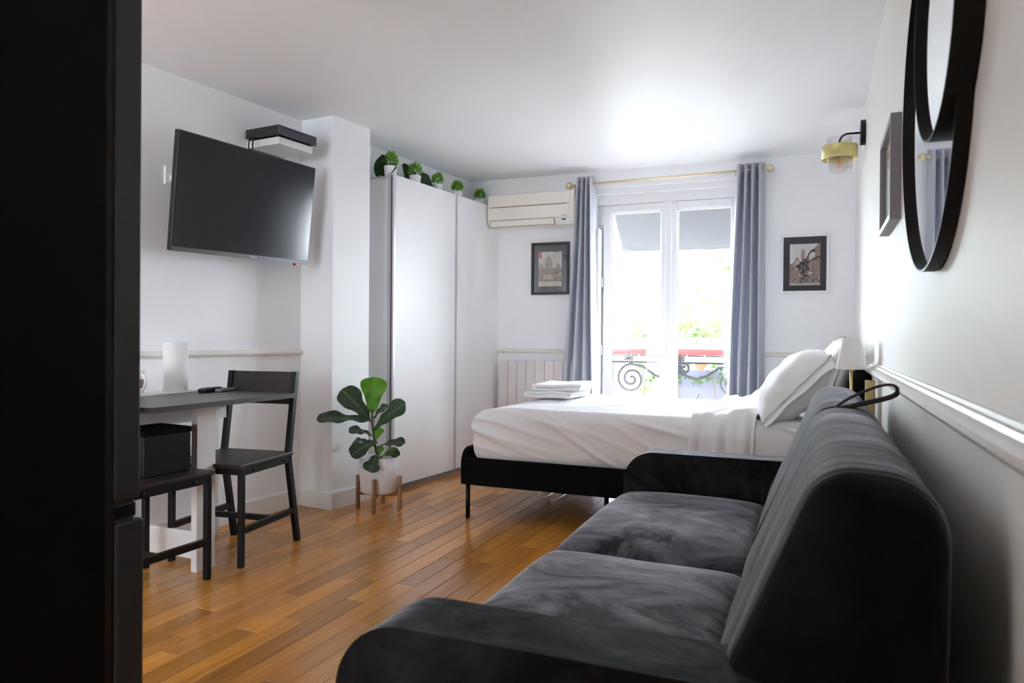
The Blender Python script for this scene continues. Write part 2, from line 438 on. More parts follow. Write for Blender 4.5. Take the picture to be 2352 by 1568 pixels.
# left side frame: the left wall stands 5.55 degrees off the right wall
AL = math.radians(5.55)
UL = Vector((math.sin(AL), math.cos(AL), 0)); NL = Vector((math.cos(AL), -math.sin(AL), 0))
def LW(s, t, z=0.0): return UL*s + NL*t + Vector((0, 0, z))
LROT = -AL
CEIL, XR, YB, TL = 2.377, 0.235, 5.67, -3.30

# ------------------------------------------------------------------ the room
fl = struct('floor', box(-4.2, 0.5, -2.3, 6.0, -0.12, -0.012), 'subfloor')
random.seed(11)
PW = 0.0905
plank_cache = {}
def plank_mesh(length):
    if length not in plank_cache:
        bm = box(-PW/2+0.0006, PW/2-0.0006, 0.0007, length-0.0007, -0.011, 0.0)
        top = [e for e in bm.edges if all(abs(v.co.z) < 1e-6 for v in e.verts)]
        bmesh.ops.bevel(bm, geom=top, offset=0.0016, segments=1, affect='EDGES')
        me = bpy.data.meshes.new('plank'); bmesh.ops.recalc_face_normals(bm, faces=bm.faces); bm.to_mesh(me); bm.free()
        me.materials.append(M['oak_plank']); plank_cache[length] = me
    return plank_cache[length]
lens = [0.40, 0.50, 0.60, 0.70, 0.85, 1.00]
rest = bmesh.new(); n_plank = 0
xi = -3.95
while xi < 0.40:
    y = -2.3-random.random()*0.8
    while y < 5.95:
        ln = random.choice(lens)
        seen = -3.05 < xi < -0.72 and y+ln > 1.75 and y < 5.3 and n_plank < 290
        me = plank_mesh(ln)
        dz = random.uniform(-0.0005, 0.0003)
        if seen:
            o = bpy.data.objects.new('plank', me); COL.objects.link(o); o.parent = fl; o.location = (xi, y, dz); n_plank += 1
        else:
            t = bmesh.new(); t.from_mesh(me); bmesh.ops.translate(t, verts=t.verts, vec=(xi, y, dz))
            tm = bpy.data.meshes.new('tmp'); t.to_mesh(tm); t.free(); rest.from_mesh(tm); bpy.data.meshes.remove(tm)
        y += ln
    xi += PW
rp = obj('plank_field', rest, 'oak_plank', fl); rp['kind'] = 'stuff'

struct('ceiling', box(-4.2, 0.6, -2.3, 6.0, CEIL, CEIL+0.12), 'ceiling_paint')
struct('wall_right', box(XR, XR+0.15, -2.3, 6.0, 0, CEIL), 'right_wall_paint')
struct('wall_light_block', box(-1.06, -.96, -2.3, -.05, 0, CEIL), 'wall_paint')   # unseen wall added to keep rear light off sofa end and near right wall
bm = bmesh.new()   # rear wall with an unseen window added for fill light
RX0, RX1, RZ0, RZ1 = -3.1, -1.1, 0.30, 2.25
add_box(bm, -4.2, RX0, -2.42, -2.3, 0, CEIL); add_box(bm, RX1, 0.5, -2.42, -2.3, 0, CEIL); add_box(bm, RX0, RX1, -2.42, -2.3, 0, RZ0); add_box(bm, RX0, RX1, -2.42, -2.3, RZ1, CEIL)
struct('wall_rear', bm, 'wall_paint')
w2 = bpy.data.objects.new('added_fill_window', None); COL.objects.link(w2); w2['kind'] = 'structure'
bm = bmesh.new()
for a, b in ((RX0, RX0+.05), ((RX0+RX1)/2-.04, (RX0+RX1)/2+.04), (RX1-.05, RX1)): add_box(bm, a, b, -2.39, -2.33, RZ0, RZ1)
add_box(bm, RX0, RX1, -2.39, -2.33, RZ0, RZ0+.05); add_box(bm, RX0, RX1, -2.39, -2.33, RZ1-.05, RZ1)
obj('window_frame', bm, 'window_pvc', w2)
obj('pane', box(RX0+.05, (RX0+RX1)/2-.04, -2.362, -2.358, RZ0+.05, RZ1-.05), 'fill_pane_dim', w2)
obj('pane', box((RX0+RX1)/2+.04, RX1-.05, -2.362, -2.358, RZ0+.05, RZ1-.05), 'fill_pane_dim', w2)
w = struct('wall_left', box(-0.15, 0, -2.6, 6.2, 0, CEIL), 'wall_paint', loc=LW(0, TL), rot=(0, 0, LROT))
struct('wall_left_pier', box(0, 0.257, 3.372, 3.715, 0, CEIL, 0.002), 'wall_paint', loc=LW(0, TL), rot=(0, 0, LROT))
OX0, OX1, OZ = -1.665, -0.50, 2.243
bm = bmesh.new()
add_box(bm, -3.4, OX0, YB, YB+0.32, 0, CEIL); add_box(bm, OX1, 0.5, YB, YB+0.32, 0, CEIL); add_box(bm, OX0, OX1, YB, YB+0.32, OZ, CEIL)
struct('wall_back', bm, 'wall_paint')
bm = bmesh.new()   # street side of the building around the window
FY0, FY1 = YB+0.32, YB+0.36
add_box(bm, -9, OX0, FY0, FY1, -9, 9); add_box(bm, OX1, 9, FY0, FY1, -9, 9); add_box(bm, OX0, OX1, FY0, FY1, OZ, 9); add_box(bm, OX0, OX1, FY0, FY1, -9, -.02)
struct('wall_facade', bm, 'facade_stone')
struct('added_shade_slab', box(-2.6, .9, FY1, 6.62, 2.86, 3.04), 'facade_stone')  # unseen slab added overhead to shade the railing and window boxes
# the small pier on the right wall beside the bed head
struct('wall_right_pier', box(XR-0.014, XR+0.01, 3.25, 3.42, 0, .905, 0.002), 'right_wall_paint')

# chair rails and skirting
def rail_profile(d):   # (offset from wall, z)
    return [(-0.004, .950), (.006, .950), (.010, .944), (.018, .942), (.021, .936), (d*.80, .932), (d, .925), (d, .913), (d*.86, .905), (.010, .902), (-0.004, .902)]
pr = rail_profile(0.036)
struct('trim_1', prism([(XR-a, z) for a, z in pr], 'y', -2.3, YB), 'rail_paint')
pl = [(-0.004, .966), (.008, .966), (.014, .960), (.022, .952), (.026, .944), (.022, .936), (.010, .931), (-.004, .930)]
struct('trim_2', prism(pl, 'y', -2.5, 3.372), 'cream_trim', loc=LW(0, TL), rot=(0, 0, LROT))
pb = [(YB-a, z-0.012) for a, z in pl]
bm = prism(pb, 'x', -3.2, OX0-0.0)
struct('trim_3', bm, 'cream_trim')
struct('trim_4', prism(pb, 'x', OX1, XR), 'cream_trim')
def skirt(x0, x1, y0, y1, h=0.105): 
    bm = box(x0, x1, y0, y1, 0, h)
    top = [e for e in bm.edges if all(abs(v.co.z-h) < 1e-6 for v in e.verts)]
    bmesh.ops.bevel(bm, geom=top, offset=0.006, segments=2, affect='EDGES'); return bm
struct('baseboard_left', skirt(-0.01, 0.014, -2.5, 3.37), 'trim_paint', loc=LW(0, TL), rot=(0, 0, LROT))
struct('baseboard_pier', skirt(-0.0, 0.272, 3.357, 3.73), 'trim_paint', loc=LW(0, TL), rot=(0, 0, LROT))
struct('baseboard_left_far', skirt(-0.01, 0.014, 3.72, 6.0), 'trim_paint', loc=LW(0, TL), rot=(0, 0, LROT))
struct('baseboard_right', skirt(XR-0.014, XR+0.005, -2.3, YB), 'trim_paint')
struct('baseboard_back', skirt(-3.2, OX0, YB-0.014, YB+0.005), 'trim_paint')

# ------------------------------------------------------------------ French window
win = bpy.data.objects.new('window_1', None); COL.objects.link(win); win['kind'] = 'structure'; win.location = (0, 0, 0)
WY = 5.80
bm = bmesh.new()   # fixed frame
add_box(bm, OX0-0.01, -1.60, WY-0.02, WY+0.06, 0, 2.15, .004); add_box(bm, -0.56, OX1+0.01, WY-0.02, WY+0.06, 0, 2.15, .004)
add_box(bm, OX0-0.01, OX1+0.01, WY-0.02, WY+0.06, 2.112, 2.16, .004)
obj('window_frame', bm, 'window_pvc', win)
bm = box(OX0-.01, OX1+.01, YB+.03, WY+.06, 2.195, OZ+.005, .004); add_box(bm, OX0-.01, OX1+.01, WY-.05, WY+.06, 2.1195, 2.20, .004)
obj('shutter_box', bm, 'window_pvc', win)
obj('window_sill', box(OX0-0.01, OX1+0.01, YB-0.0, YB+0.33, -0.01, 0.03), 'window_pvc', win)
def sash(x0, x1, gx0, gx1, handle=False):
    s = bmesh.new(); z0, z1, gz0, gz1 = 0.06, 2.118, 0.16, 2.058
    add_box(s, x0, gx0, WY-0.045, WY+0.02, z0, z1, .005); add_box(s, gx1, x1, WY-0.045, WY+0.02, z0, z1, .005)
    add_box(s, gx0, gx1, WY-0.045, WY+0.02, gz1, z1, .005); add_box(s, gx0, gx1, WY-0.045, WY+0.02, z0, gz0, .005)
    o = obj('sash', s, 'window_pvc', win)
    b = bmesh.new(); e = 0.010
    add_box(b, gx0, gx0+e, WY-0.032, WY-0.006, gz0, gz1, .002); add_box(b, gx1-e, gx1, WY-0.032, WY-0.006, gz0, gz1, .002)
    add_box(b, gx0, gx1, WY-0.032, WY-0.006, gz1-e, gz1, .002); add_box(b, gx0, gx1, WY-0.032, WY-0.006, gz0, gz0+e, .002)
    obj('glazing_bead', b, 'window_pvc', o)
    obj('pane', box(gx0, gx1, WY-0.008, WY-0.004, gz0, gz1), 'pane_glass', o)
    return o
s1 = sash(-1.612, -1.085, -1.548, -1.142); s2 = sash(-1.083, -0.55, -1.022, -0.61)
obj('meeting_rail', prism(rounded_poly([(-1.108, WY-.066, .008), (-1.058, WY-.066, .008), (-1.058, WY-.04, 0), (-1.108, WY-.04, 0)]), 'z', 0.06, 2.118), 'window_pvc', win)
hb = bmesh.new(); add_box(hb, -1.097, -1.069, WY-.078, WY-.066, 0.955, 1.02, .004)
h_ = obj('handle_plate', hb, 'window_pvc', win)
hb = tube([(-1.083, WY-.075, 0.992), (-1.083, WY-.115, 0.992)], .009, 10); add_tube(hb, [(-1.083, WY-.112, 1.0), (-1.083, WY-.115, .96), (-1.081, WY-.112, .875)], .009, 10, radii=[.010, .011, .007])
obj('handle_lever', hb, 'frame_white', win, True)
for z in (0.95, 1.5, 2.0): obj('hinge', tube([(-1.618, WY-.052, z-.04), (-1.618, WY-.052, z+.04)], .008, 10), 'window_pvc', win, True)
# rounded box of the window reveal, on the left jamb
obj('reveal_cover', rbox(0.05, 0.09, 1.9, 0.022, (2, 2, 6), 4, center=(OX0+.018, YB+.055, 0.98)), 'window_pvc', win, True)

# ------------------------------------------------------------------ wardrobe (left)
W0, W1, WT, WB, WH = 3.945, 5.512, -3.03, -3.284, 2.135
wr = thing('wardrobe', 'tall white sliding-door wardrobe with two plain panel doors against the wall', 'wardrobe', LW(0, 0), LROT)
bm = bmesh.new()
add_box(bm, WB, WT-0.045, W0, W0+.018, 0.0, WH-.005); add_box(bm, WB, WT-0.045, W1-.018, W1, 0, WH-.005); add_box(bm, WB, WB+.008, W0, W1, 0, WH-.005)
add_box(bm, WB, WT-0.045, W0, W1, WH-.023, WH-.005); add_box(bm, WB, WT-.045, W0, W1, .06, .078)
obj('carcass', bm, 'side_white', wr)
obj('plinth', box(WT-.06, WT-.012, W0+.01, W1, 0.0, 0.055), 'plinth', wr)
obj('track_rail', box(WT-.048, WT-.02, W0, W1, WH-.03, WH-.008), 'alu_grey', wr)
obj('side_rail', box(WT-.048, WT-.022, W0-.001, W0+.02, 0.05, WH-.006), 'alu_grey', wr)
obj('gap_strip', box(WT-.024, WT-.012, W0+.000, W0+.018, 0.04, WH-.004), 'alu_dark', wr)
d1 = obj('door', box(WT-.020, WT, W0+.026, 4.716, .035, WH, .0015), 'laminate_white', wr)
obj('edge_profile', box(WT-.020, WT+.002, W0+.004, W0+.026, .035, WH, .0015), 'alu_edge', d1)
d2 = obj('door', box(WT-.026, WT-.006, 4.752, W1, .035, WH, .0015), 'laminate_white', wr)
obj('edge_profile', box(WT-.026, WT-.004, 4.728, 4.752, .035, WH, .0015), 'alu_edge', d2)
obj('gap_strip', box(WT-.034, WT-.016, 4.714, 4.730, .04, WH-.004), 'alu_dark', wr)

# ------------------------------------------------------------------ bed
bed = thing('bed', 'low double bed with black fabric frame and slim metal legs', 'bed', (-0.85, 4.5, 0))
BX0, BX1, BY0, BY1 = -1.90, 0.15, 3.79, 5.22
def BL(v): return (v[0]+0.85, v[1]-4.5, v[2])
def bedpart(name, bm, m, smooth=False):
    o = obj(name, bm, m, bed, smooth); o.location = (0.85, -4.5, 0); return o
bedpart('side_rail', box(BX0+.03, BX1, BY0, BY0+.035, .196, .352, .006), 'black_fabric')
bedpart('side_rail', box(BX0+.03, BX1, BY1-.035, BY1, .196, .352, .006), 'black_fabric')
bedpart('footboard', prism(rounded_poly([(BY0, .196, .01), (BY1, .196, .01), (BY1, .405, .075), (BY0, .405, .075)], 8), 'x', BX0, BX0+.038, .006), 'black_fabric')
bedpart('headboard', prism(rounded_poly([(BY0-.03, .196, .01), (BY1+.03, .196, .01), (BY1+.03, .89, .09), (BY0-.03, .89, .09)], 8), 'x', .150, .228, .008), 'black_fabric')
bedpart('slat_base', box(BX0+.038, BX1, BY0+.035, BY1-.035, .285, .315), 'black_fabric')
for lx, ly in ((-1.868, 3.82), (-1.04, 3.82), (0.10, 3.82), (-1.868, 5.19), (-1.04, 5.19), (0.10, 5.19), (-1.04, 4.5)):
    bedpart('leg', tube([(lx, ly, 0), (lx, ly, .20)], .013, 12), 'black_metal', True)

rnd = random.Random(5)
def fold(p, q, w):  # soft ridge along the line p->q in a 2D side view
    pass
folds = []
for i in range(16):
    fx = rnd.uniform(-1.85, 0.05); fz = rnd.uniform(.42, .60); ln = rnd.uniform(.25, .8); an = math.radians(rnd.uniform(-32, -12)); folds.append((fx, fz, ln, an, rnd.uniform(.008, .016), rnd.uniform(.009, .018)))
tops = [(rnd.uniform(-1.8, -.4), rnd.uniform(3.85, 5.0), rnd.uniform(.2, .7), math.radians(rnd.uniform(-20, 12)), rnd.uniform(.008, .02), rnd.uniform(.002, .005)) for i in range(26)]
def mattress_fn(p):
    x, y, z = p[0]-0.86, p[1]+4.51, p[2]+.475
    ny = max(0.0, min(1.0, (3.90-y)/.06)); nx = max(0.0, min(1.0, (-1.78-x)/.06))
    dy = dz = dx = 0.0
    if ny > 0:
        h = 0.0
        for fx, fz, ln, an, wd, am in folds:
            u = (x-fx)*math.cos(an)+(z-fz)*math.sin(an); v = -(x-fx)*math.sin(an)+(z-fz)*math.cos(an)
            h += am*math.exp(-(v/wd)**2)*math.exp(-(u/(ln*.5))**4)
        h += .010*math.sin(x*2.1+.6) + .006*math.sin(x*5.3+z*9)
        bulge = .012*math.sin(max(0, min(1, (z-.32)/.3))*PI)
        dy -= ny*(h*.9+bulge)
        hem = max(0, (.40-z)/.1); dy += ny*.012*hem*(1+math.sin(x*23+math.sin(x*9)*2))*.5
    if nx > 0:
        dx -= nx*(.006*math.sin(y*11+z*17)+.006*math.sin(z*40+y*6)*.5)
    if z > .56:
        h = 0.0
        for fx, fy, ln, an, wd, am in tops:
            u = (x-fx)*math.cos(an)+(y-fy)*math.sin(an); v = -(x-fx)*math.sin(an)+(y-fy)*math.cos(an)
            h += am*math.exp(-(v/wd)**2)*math.exp(-(u/(ln*.5))**4)
        dz += h + .006*math.sin(x*3+1)*math.sin(y*4)
        dz -= .028*max(0, (-1.62-x)/.25)**1.5 if x < -1.62 else 0
    return Vector((p[0]+dx, p[1]+dy, p[2]+dz))
V, Fc = rbox(2.00, 1.38, 0.33, 0.075, (150, 70, 14), 7, mattress_fn)
mt = obj('mattress', (V, Fc), 'linen_mattress', None, True, loc=(-0.86, 4.51, 0.475))
tag(mt, 'mattress under a creased white fitted sheet on the black bed', 'mattress')

# folded flat sheet across the bed in front of the pillows
def sheet_fn(u, v):
    # u across the strip (x), v along the bed width and down the near side
    x = -0.585 + 0.315*u
    path = v*1.62
    if path < 1.22: y, z, side = 5.12-path, .648, 0
    else:
        a = path-1.22
        if a < .115: th = a/.073; y, z = 3.90-.086*math.sin(min(th, PI/2)), .562+.086*math.cos(min(th, PI/2))
        else: y, z = 3.814-.012*math.sin((a-.115)*9)-.012, .562-(a-.115)
    top = 1 if path < 1.25 else max(0, 1-(path-1.25)/.08)
    bump = (.052*math.exp(-((u-.72)/.24)**2) + .012*math.sin(u*9))*top*(.75+.25*math.sin(path*4+1))
    z += bump + .004*math.sin(u*30+path*6)
    y -= (1-top)*(.010+.008*math.sin(u*17+1)+.006*math.sin(u*31))
    z += .006
    return (x+.02*math.sin(path*3), y, z)
o = obj('folded_sheet', grid(40, 110, sheet_fn), 'linen', None, True); solid(o, .006, 1)
tag(o, 'white flat sheet folded back in a band across the bed before the pillows', 'sheet')

# pillows
def pillow_mesh(wd, ht, th, flange=0.0, seed=1):
    r = random.Random(seed); ph = [r.uniform(0, 6) for _ in range(6)]
    n = 30; V = []; Fc = []
    def P(u, v, sgn):
        ex = 1-.05*(1-abs(u))*0
        cx = u*wd/2*(1-.045*(1-v*v)**1*(abs(u)**3)); cz = v*ht/2*(1-.06*(1-u*u)*(abs(v)**3))
        prof = max(0, (1-abs(u)**2.6))**.55*max(0, (1-abs(v)**2.6))**.55
        y = sgn*th/2*prof
        wr_ = .005*math.sin(8*u+ph[0]+3*v)+.004*math.sin(11*v+ph[1]-4*u)
        edge = (abs(u)**6+abs(v)**6)*.5
        y += sgn*prof**.5*wr_ + .006*edge*math.sin(14*(u+v)+ph[2])
        return (cx, y, cz)
    base = 0
    for sgn in (-1, 1):
        for i in range(n+1):
            for j in range(n+1): V.append(P(math.sin((2*i/n-1)*PI/2), math.sin((2*j/n-1)*PI/2), sgn))
        for i in range(n):
            for j in range(n):
                a = base+i*(n+1)+j; Fc.append((a, a+n+1, a+n+2, a+1))
        base += (n+1)**2
    return V, Fc
def pillow(name, label, wd, ht, th, loc, rx, rz, flange=None, seed=1):
    V, Fc = pillow_mesh(wd, ht, th, 0, seed)
    root = thing(name, label, 'pillow', loc, 0, 'bed pillows')
    root.rotation_euler = Matrix.Rotation(rz, 3, 'Z').to_4x4().to_3x3().to_euler()
    q = Matrix.Rotation(rz, 4, 'Z') @ Matrix.Rotation(rx, 4, 'X')
    root.rotation_euler = q.to_euler()
    c = obj('pillow_cover', (V, Fc), 'linen', root, True)
    b = bmesh.new(); b.from_mesh(c.data); bmesh.ops.remove_doubles(b, verts=b.verts, dist=.0006); b.to_mesh(c.data); b.free()
    for p in c.data.polygons: p.use_smooth = True
    if flange:
        sgn, wdt, curl = flange
        def ff(u, v):
            z = (v-.5)*ht*.99
            tuck = (1-(2*v-1)**2)
            x = sgn*(wd/2*(1-.045*tuck)-.045 + (wdt+.03)*u)
            return (x, .004*math.sin(v*13)*u + .022*u + .02*u*u*(v**3) + .004, z - .03*u*v)
        h = obj('pillowcase_hem', grid(8, 30, ff), 'linen', root, True); solid(h, .004)
    return root
# local frame of a pillow: x width, z height, -y front; rotated so that the width lies along the bed's width
pillow('pillow', 'plump white pillow leaning nearest the sofa with a hanging pillowcase hem', .60, .47, .25, (-.115, 4.12, .805), math.radians(-43), -PI/2+math.radians(4), (1, .045, -.03), 3)
pillow('pillow', 'white pillow leaning on the window side of the bed, half hidden behind the nearest pillow', .60, .46, .21, (-.10, 4.80, .805), math.radians(-40), -PI/2-math.radians(3), None, 4)
pillow('pillow', 'white pillow standing upright against the headboard behind the nearest pillow', .62, .44, .15, (.075, 4.16, .835), math.radians(-16), -PI/2, None, 6)
pillow('pillow', 'white pillow standing upright against the headboard on the window side', .62, .45, .15, (.075, 4.84, .84), math.radians(-14), -PI/2, None, 7)

# towels on the bed
def towel(label, cx, cy, z0, sx, sy, sz, rz, seed):
    r = random.Random(seed); a, b = r.uniform(0, 6), r.uniform(0, 6)
    def fn(p):
        d = .006*math.sin(p[0]*17+a)+.005*math.sin(p[1]*13+b)
        k = .5+p[2]/sz
        return Vector((p[0]+.006*math.sin(p[1]*20), p[1]+.008*math.sin(p[0]*15+b), p[2]+d*k))
    root = thing('folded_towel', label, 'towel', (cx, cy, z0), rz, 'folded towels')
    half = sz/2
    # one long folded sheet: two layers joined by a rounded fold on the left
    o = obj('towel_layer', rbox(sx, sy, half*1.04, half*.5, (16, 14, 1), 3, fn), 'towel', root, True, loc=(0, 0, half*.5))
    o = obj('towel_layer', rbox(sx*.985, sy*.97, half*1.04, half*.5, (16, 14, 1), 3, fn), 'towel', root, True, loc=(.006, .008, half*1.5))
    f_ = obj('towel_fold', rbox(half*2.1, sy*.97, sz*1.02, half*.98, (1, 12, 1), 5), 'towel', root, True, loc=(-sx/2+half*.95, 0, half))
    return root
towel('larger white bath towel folded flat at the bottom of the stack on the bed', -1.635, 4.72, .652, .33, .44, .040, math.radians(-2), 1)
towel('white towel folded on top of another towel at the foot of the bed', -1.605, 4.76, .696, .33, .42, .042, math.radians(2), 2)

# ------------------------------------------------------------------ sofa
so = thing('sofa', 'dark grey velvet two-seat sofa along the right wall with slab armrests', 'sofa', (-0.25, 2.1, 0))
SX, SY = 0.25, -2.1
def sp(name, bm, m, smooth=False, sub=None):
    o = obj(name, bm, m, sub or so, smooth)
    if sub is None: o.location = (SX, SY, 0)
    return o
ARMZ = 0.578
def arm(y0, y1):
    prof = rounded_poly([(-.745, .07, .02), (.16, .07, .02), (.16, ARMZ, .03), (-.745, ARMZ, .125)], 10)
    bm = prism(prof, 'y', y0, y1)
    es = [e for e in bm.edges if abs(e.verts[0].co.y-e.verts[1].co.y) < 1e-6]
    bmesh.ops.bevel(bm, geom=es, offset=.024, segments=4, affect='EDGES', profile=.55)
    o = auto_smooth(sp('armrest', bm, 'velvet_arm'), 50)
    # piping along both edges of the arm
    for yy in (y0+.005, y1-.005):
        pts = [(u, yy, v) for u, v in rounded_poly([(-.737, .09, .0), (-.737, ARMZ-.008, .118), (.14, ARMZ-.008, 0)], 10)[0:]]
        pts = [p for p in pts]
    return o
arm(1.020, 1.170); arm(3.005, 3.135)
sp('base', box(-.70, .20, 1.10, 3.06, .07, .285, .01), 'velvet_arm')
def crown(sx, sy, seed):
    def fn(p):
        u, v = p[0]/(sx/2), p[1]/(sy/2)
        k = max(0, 1-u**4)*max(0, 1-v**4)
        z = p[2]+((.046*k-.012) if p[2] > 0 else 0)
        z += .004*math.sin(p[0]*9+seed)*math.sin(p[1]*7+seed*2)*(1 if p[2] > 0 else 0)
        return Vector((p[0], p[1], z))
    return fn
for y0, y1, sd in ((1.165, 2.095, 1), (2.098, 3.01, 2)):
    V, Fc = rbox(.62, y1-y0, .165, .065, (20, 26, 3), 5, crown(.62, y1-y0, sd))
    o = obj('seat_cushion', (V, Fc), 'velvet_seat_lit', so, True); o.location = (-.455+SX, (y0+y1)/2+SY, .338)
# back cushions: leaning slabs with a rounded top
def back_cushion(y0, y1, round0, seed):
    secs = 46
    prof = rounded_poly([(-.02, .20, .03), (.160, .20, .03), (.168, .862, .085), (.002, .872, .075), (-.185, .43, .10)], 7)
    c = Vector((.07, .52)); V = []; Fc = []; n = len(prof)
    for i in range(secs+1):
        t = i/secs; y = y0+(y1-y0)*t
        d0, d1 = y-y0, y1-y
        s0 = math.sqrt(max(0, 1-max(0, 1-d0/round0[0])**2)); s1 = math.sqrt(max(0, 1-max(0, 1-d1/round0[1])**2))
        k0, k1 = round0
        ins = (1-s0)*k0 + (1-s1)*k1
        for (a, b) in prof:
            q = Vector((a, b))-c
            L_ = q.length
            q2 = q*(max(.05, L_-ins)/L_)
            wob = (.0010*math.sin(y*110+a*9+seed)+.0006*math.sin(y*43+b*7))*min(1, max(0, (b-.62)/.15)) + .0012*math.sin(y*17+b*9+seed)
            q2 *= 1+wob/L_
            V.append((c.x+q2.x, y, c.y+q2.y))
    for i in range(secs):
        for k in range(n): Fc.append((i*n+k, i*n+(k+1) % n, (i+1)*n+(k+1) % n, (i+1)*n+k))
    Fc.append(list(range(n))[::-1]); Fc.append([secs*n+k for k in range(n)])
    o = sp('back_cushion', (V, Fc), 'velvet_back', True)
    return o
back_cushion(1.045, 2.145, (.10, .03), 1); back_cushion(2.150, 3.12, (.03, .07), 4)
loop = [(.045, 2.15, .868), (.075, 2.17, .890), (.12, 2.19, .912), (.155, 2.20, .926), (.182, 2.20, .930), (.195, 2.19, .922), (.193, 2.175, .908), (.17, 2.16, .897), (.12, 2.14, .884), (.075, 2.13, .872), (.045, 2.13, .864)]
def smooth_path(P, n=6):
    P = [Vector(p) for p in P]; out = []
    for i in range(len(P)-1):
        a, b, c, d = P[max(i-1, 0)], P[i], P[i+1], P[min(i+2, len(P)-1)]
        for k in range(n):
            t = k/n; out.append(.5*((2*b)+(c-a)*t+(2*a-5*b+4*c-d)*t*t+(3*b-a-3*c+d)*t**3))
    return out+[P[-1]]
sp('strap', tube(smooth_path(loop), .0068, 8, flat=.5), 'strap_black', True)
for lx, ly in ((-.62, 1.2), (-.62, 2.95), (.12, 1.2), (.12, 2.95)): sp('leg', lathe([(.025, 0), (.032, .075)], 16, (lx, ly, 0)), 'black_metal', True)

# ------------------------------------------------------------------ refrigerator (left foreground)
fr = thing('refrigerator', 'dark tall fridge-freezer seen from its side at the left edge', 'refrigerator', (-1.584, 0.76, 0))
def fp(name, bm, m, sub=None, smooth=False):
    o = obj(name, bm, m, sub or fr, smooth)
    if sub is None: o.location = (1.584, -.76, 0)
    return o
fp('body', box(-1.884, -1.286, .43, 1.018, .03, 1.86, .006), 'fridge_side')
fp('door_seal', box(-1.875, -1.290, 1.018, 1.034, .06, 1.85), 'rubber')
bm = box(-1.884, -1.284, 1.034, 1.094, .715, 1.86, .005)
ud = fp('door', bm, 'fridge_door')
ld = fp('freezer_door', box(-1.884, -1.282, 1.036, 1.102, .06, .672, .006), 'fridge_door')
fp('handle_recess', box(-1.878, -1.288, 1.034, 1.078, .672, .715), 'rubber')
fp('hinge_cover', box(-1.32, -1.287, 1.03, 1.088, .676, .711, .006), 'black_plastic')
fp('foot', lathe([(.025, 0), (.025, .035)], 12, (-1.33, .98, 0)), 'rubber'); fp('foot', lathe([(.025, 0), (.025, .035)], 12, (-1.84, .98, 0)), 'rubber')
fp('foot', lathe([(.025, 0), (.025, .035)], 12, (-1.33, .48, 0)), 'rubber'); fp('foot', lathe([(.025, 0), (.025, .035)], 12, (-1.84, .48, 0)), 'rubber')

# ------------------------------------------------------------------ table with chairs
tb = thing('dining_table', 'small table with dark top and white panel legs against the left wall', 'table', (-2.65, 2.5, 0))
def tp(name, bm, m, smooth=False):
    o = obj(name, bm, m, tb, smooth); o.location = (2.65, -2.5, 0); return o
tp('tabletop', box(-2.845, -2.372, 2.07, 2.915, .743, .765, .0015), 'table_top')
tp('edge_band', box(-2.3735, -2.3712, 2.0705, 2.9145, .7432, .7645), 'table_edge')
tp('edge_band', box(-2.84, -2.373, 2.0688, 2.0715, .7432, .7645), 'table_edge')
tp('rear_shelf', box(-2.985, -2.846, 2.07, 2.80, .748, .772, .002), 'board_white')
tp('apron', box(-2.80, -2.782, 2.10, 2.88, .63, .743), 'board_white')
tp('leg_panel', box(-2.548, -2.515, 2.432, 2.540, 0, .743, .002), 'board_white')
tp('leg', box(-2.925, -2.890, 2.905, 2.940, 0, .743, .002), 'board_white')
tp('leg', box(-2.965, -2.930, 2.20, 2.235, 0, .743, .002), 'board_white')
tp('stretcher_board', box(-2.95, -2.548, 2.505, 2.523, .03, .155, .002), 'board_white')

def make_chair(label, C_, facing):
    fx, fy = facing
    ch = thing('dining_chair', label, 'chair', (C_.x, C_.y, 0), math.atan2(-fx, fy), 'metal framed dining chairs')
    T = .0125
    obj('seat', box(-.20, .20, -.205, .225, .448, .466, .003), 'dark_wood', ch)
    for sx in (-1, 1):
        x = sx*.185
        bm = box(x-T, x+T, .185, .21, 0, .448, .002); obj('leg', bm, 'black_metal', ch)
        # rear post: leg splayed backwards below the seat, back upright leaning above it
        pts = [(-.285, 0), (-.195, .44), (-.262, .865)]; dep = .030
        poly = [(p[0], p[1]) for p in pts]+[(p[0]+dep, p[1]) for p in pts[::-1]]
        obj('leg', prism(poly, 'x', x-T, x+T), 'black_metal', ch)
        r = obj('seat_rail', box(x-T, x+T, -.19, .20, .415, .447), 'black_metal', ch)
        for yy in (-.13, .12): obj('bolt', tube([(x+sx*T, yy, .431), (x+sx*(T+.004), yy, .431)], .007, 10), 'black_plastic', r, True)
        obj('stretcher', box(x-T*.9, x+T*.9, -.25, .19, .150, .178), 'black_metal', ch)
    obj('seat_rail', box(-.185, .185, .186, .208, .418, .446), 'black_metal', ch)
    obj('seat_rail', box(-.185, .185, -.19, -.168, .418, .446), 'black_metal', ch)
    obj('cross_stretcher', box(-.185, .185, -.07, -.047, .150, .176), 'black_metal', ch)
    b = bmesh.new(); add_box(b, -.172, .172, -.009, .009, -.082, .082, .002)
    o = obj('backrest', b, 'dark_wood', ch); o.location = (0, -.236, .782); o.rotation_euler = (math.radians(9), 0, 0)
    return ch
def chair_at(label, s, t, fs, ft):
    f_ = (UL*fs+NL*ft).normalized()
    return make_chair(label, LW(s, t), (f_.x, f_.y))
chair_at('black metal dining chair with dark wood backrest at the wardrobe end of the table', 2.476, -2.855, -.97, .23)
chair_at('black metal dining chair tucked beside the fridge with a black box on its seat', 1.930, -2.795, .997, -.08)
bx = thing('storage_box', 'black box resting on the seat of the chair beside the fridge', 'box', LW(2.01, -2.805, .467), LROT)
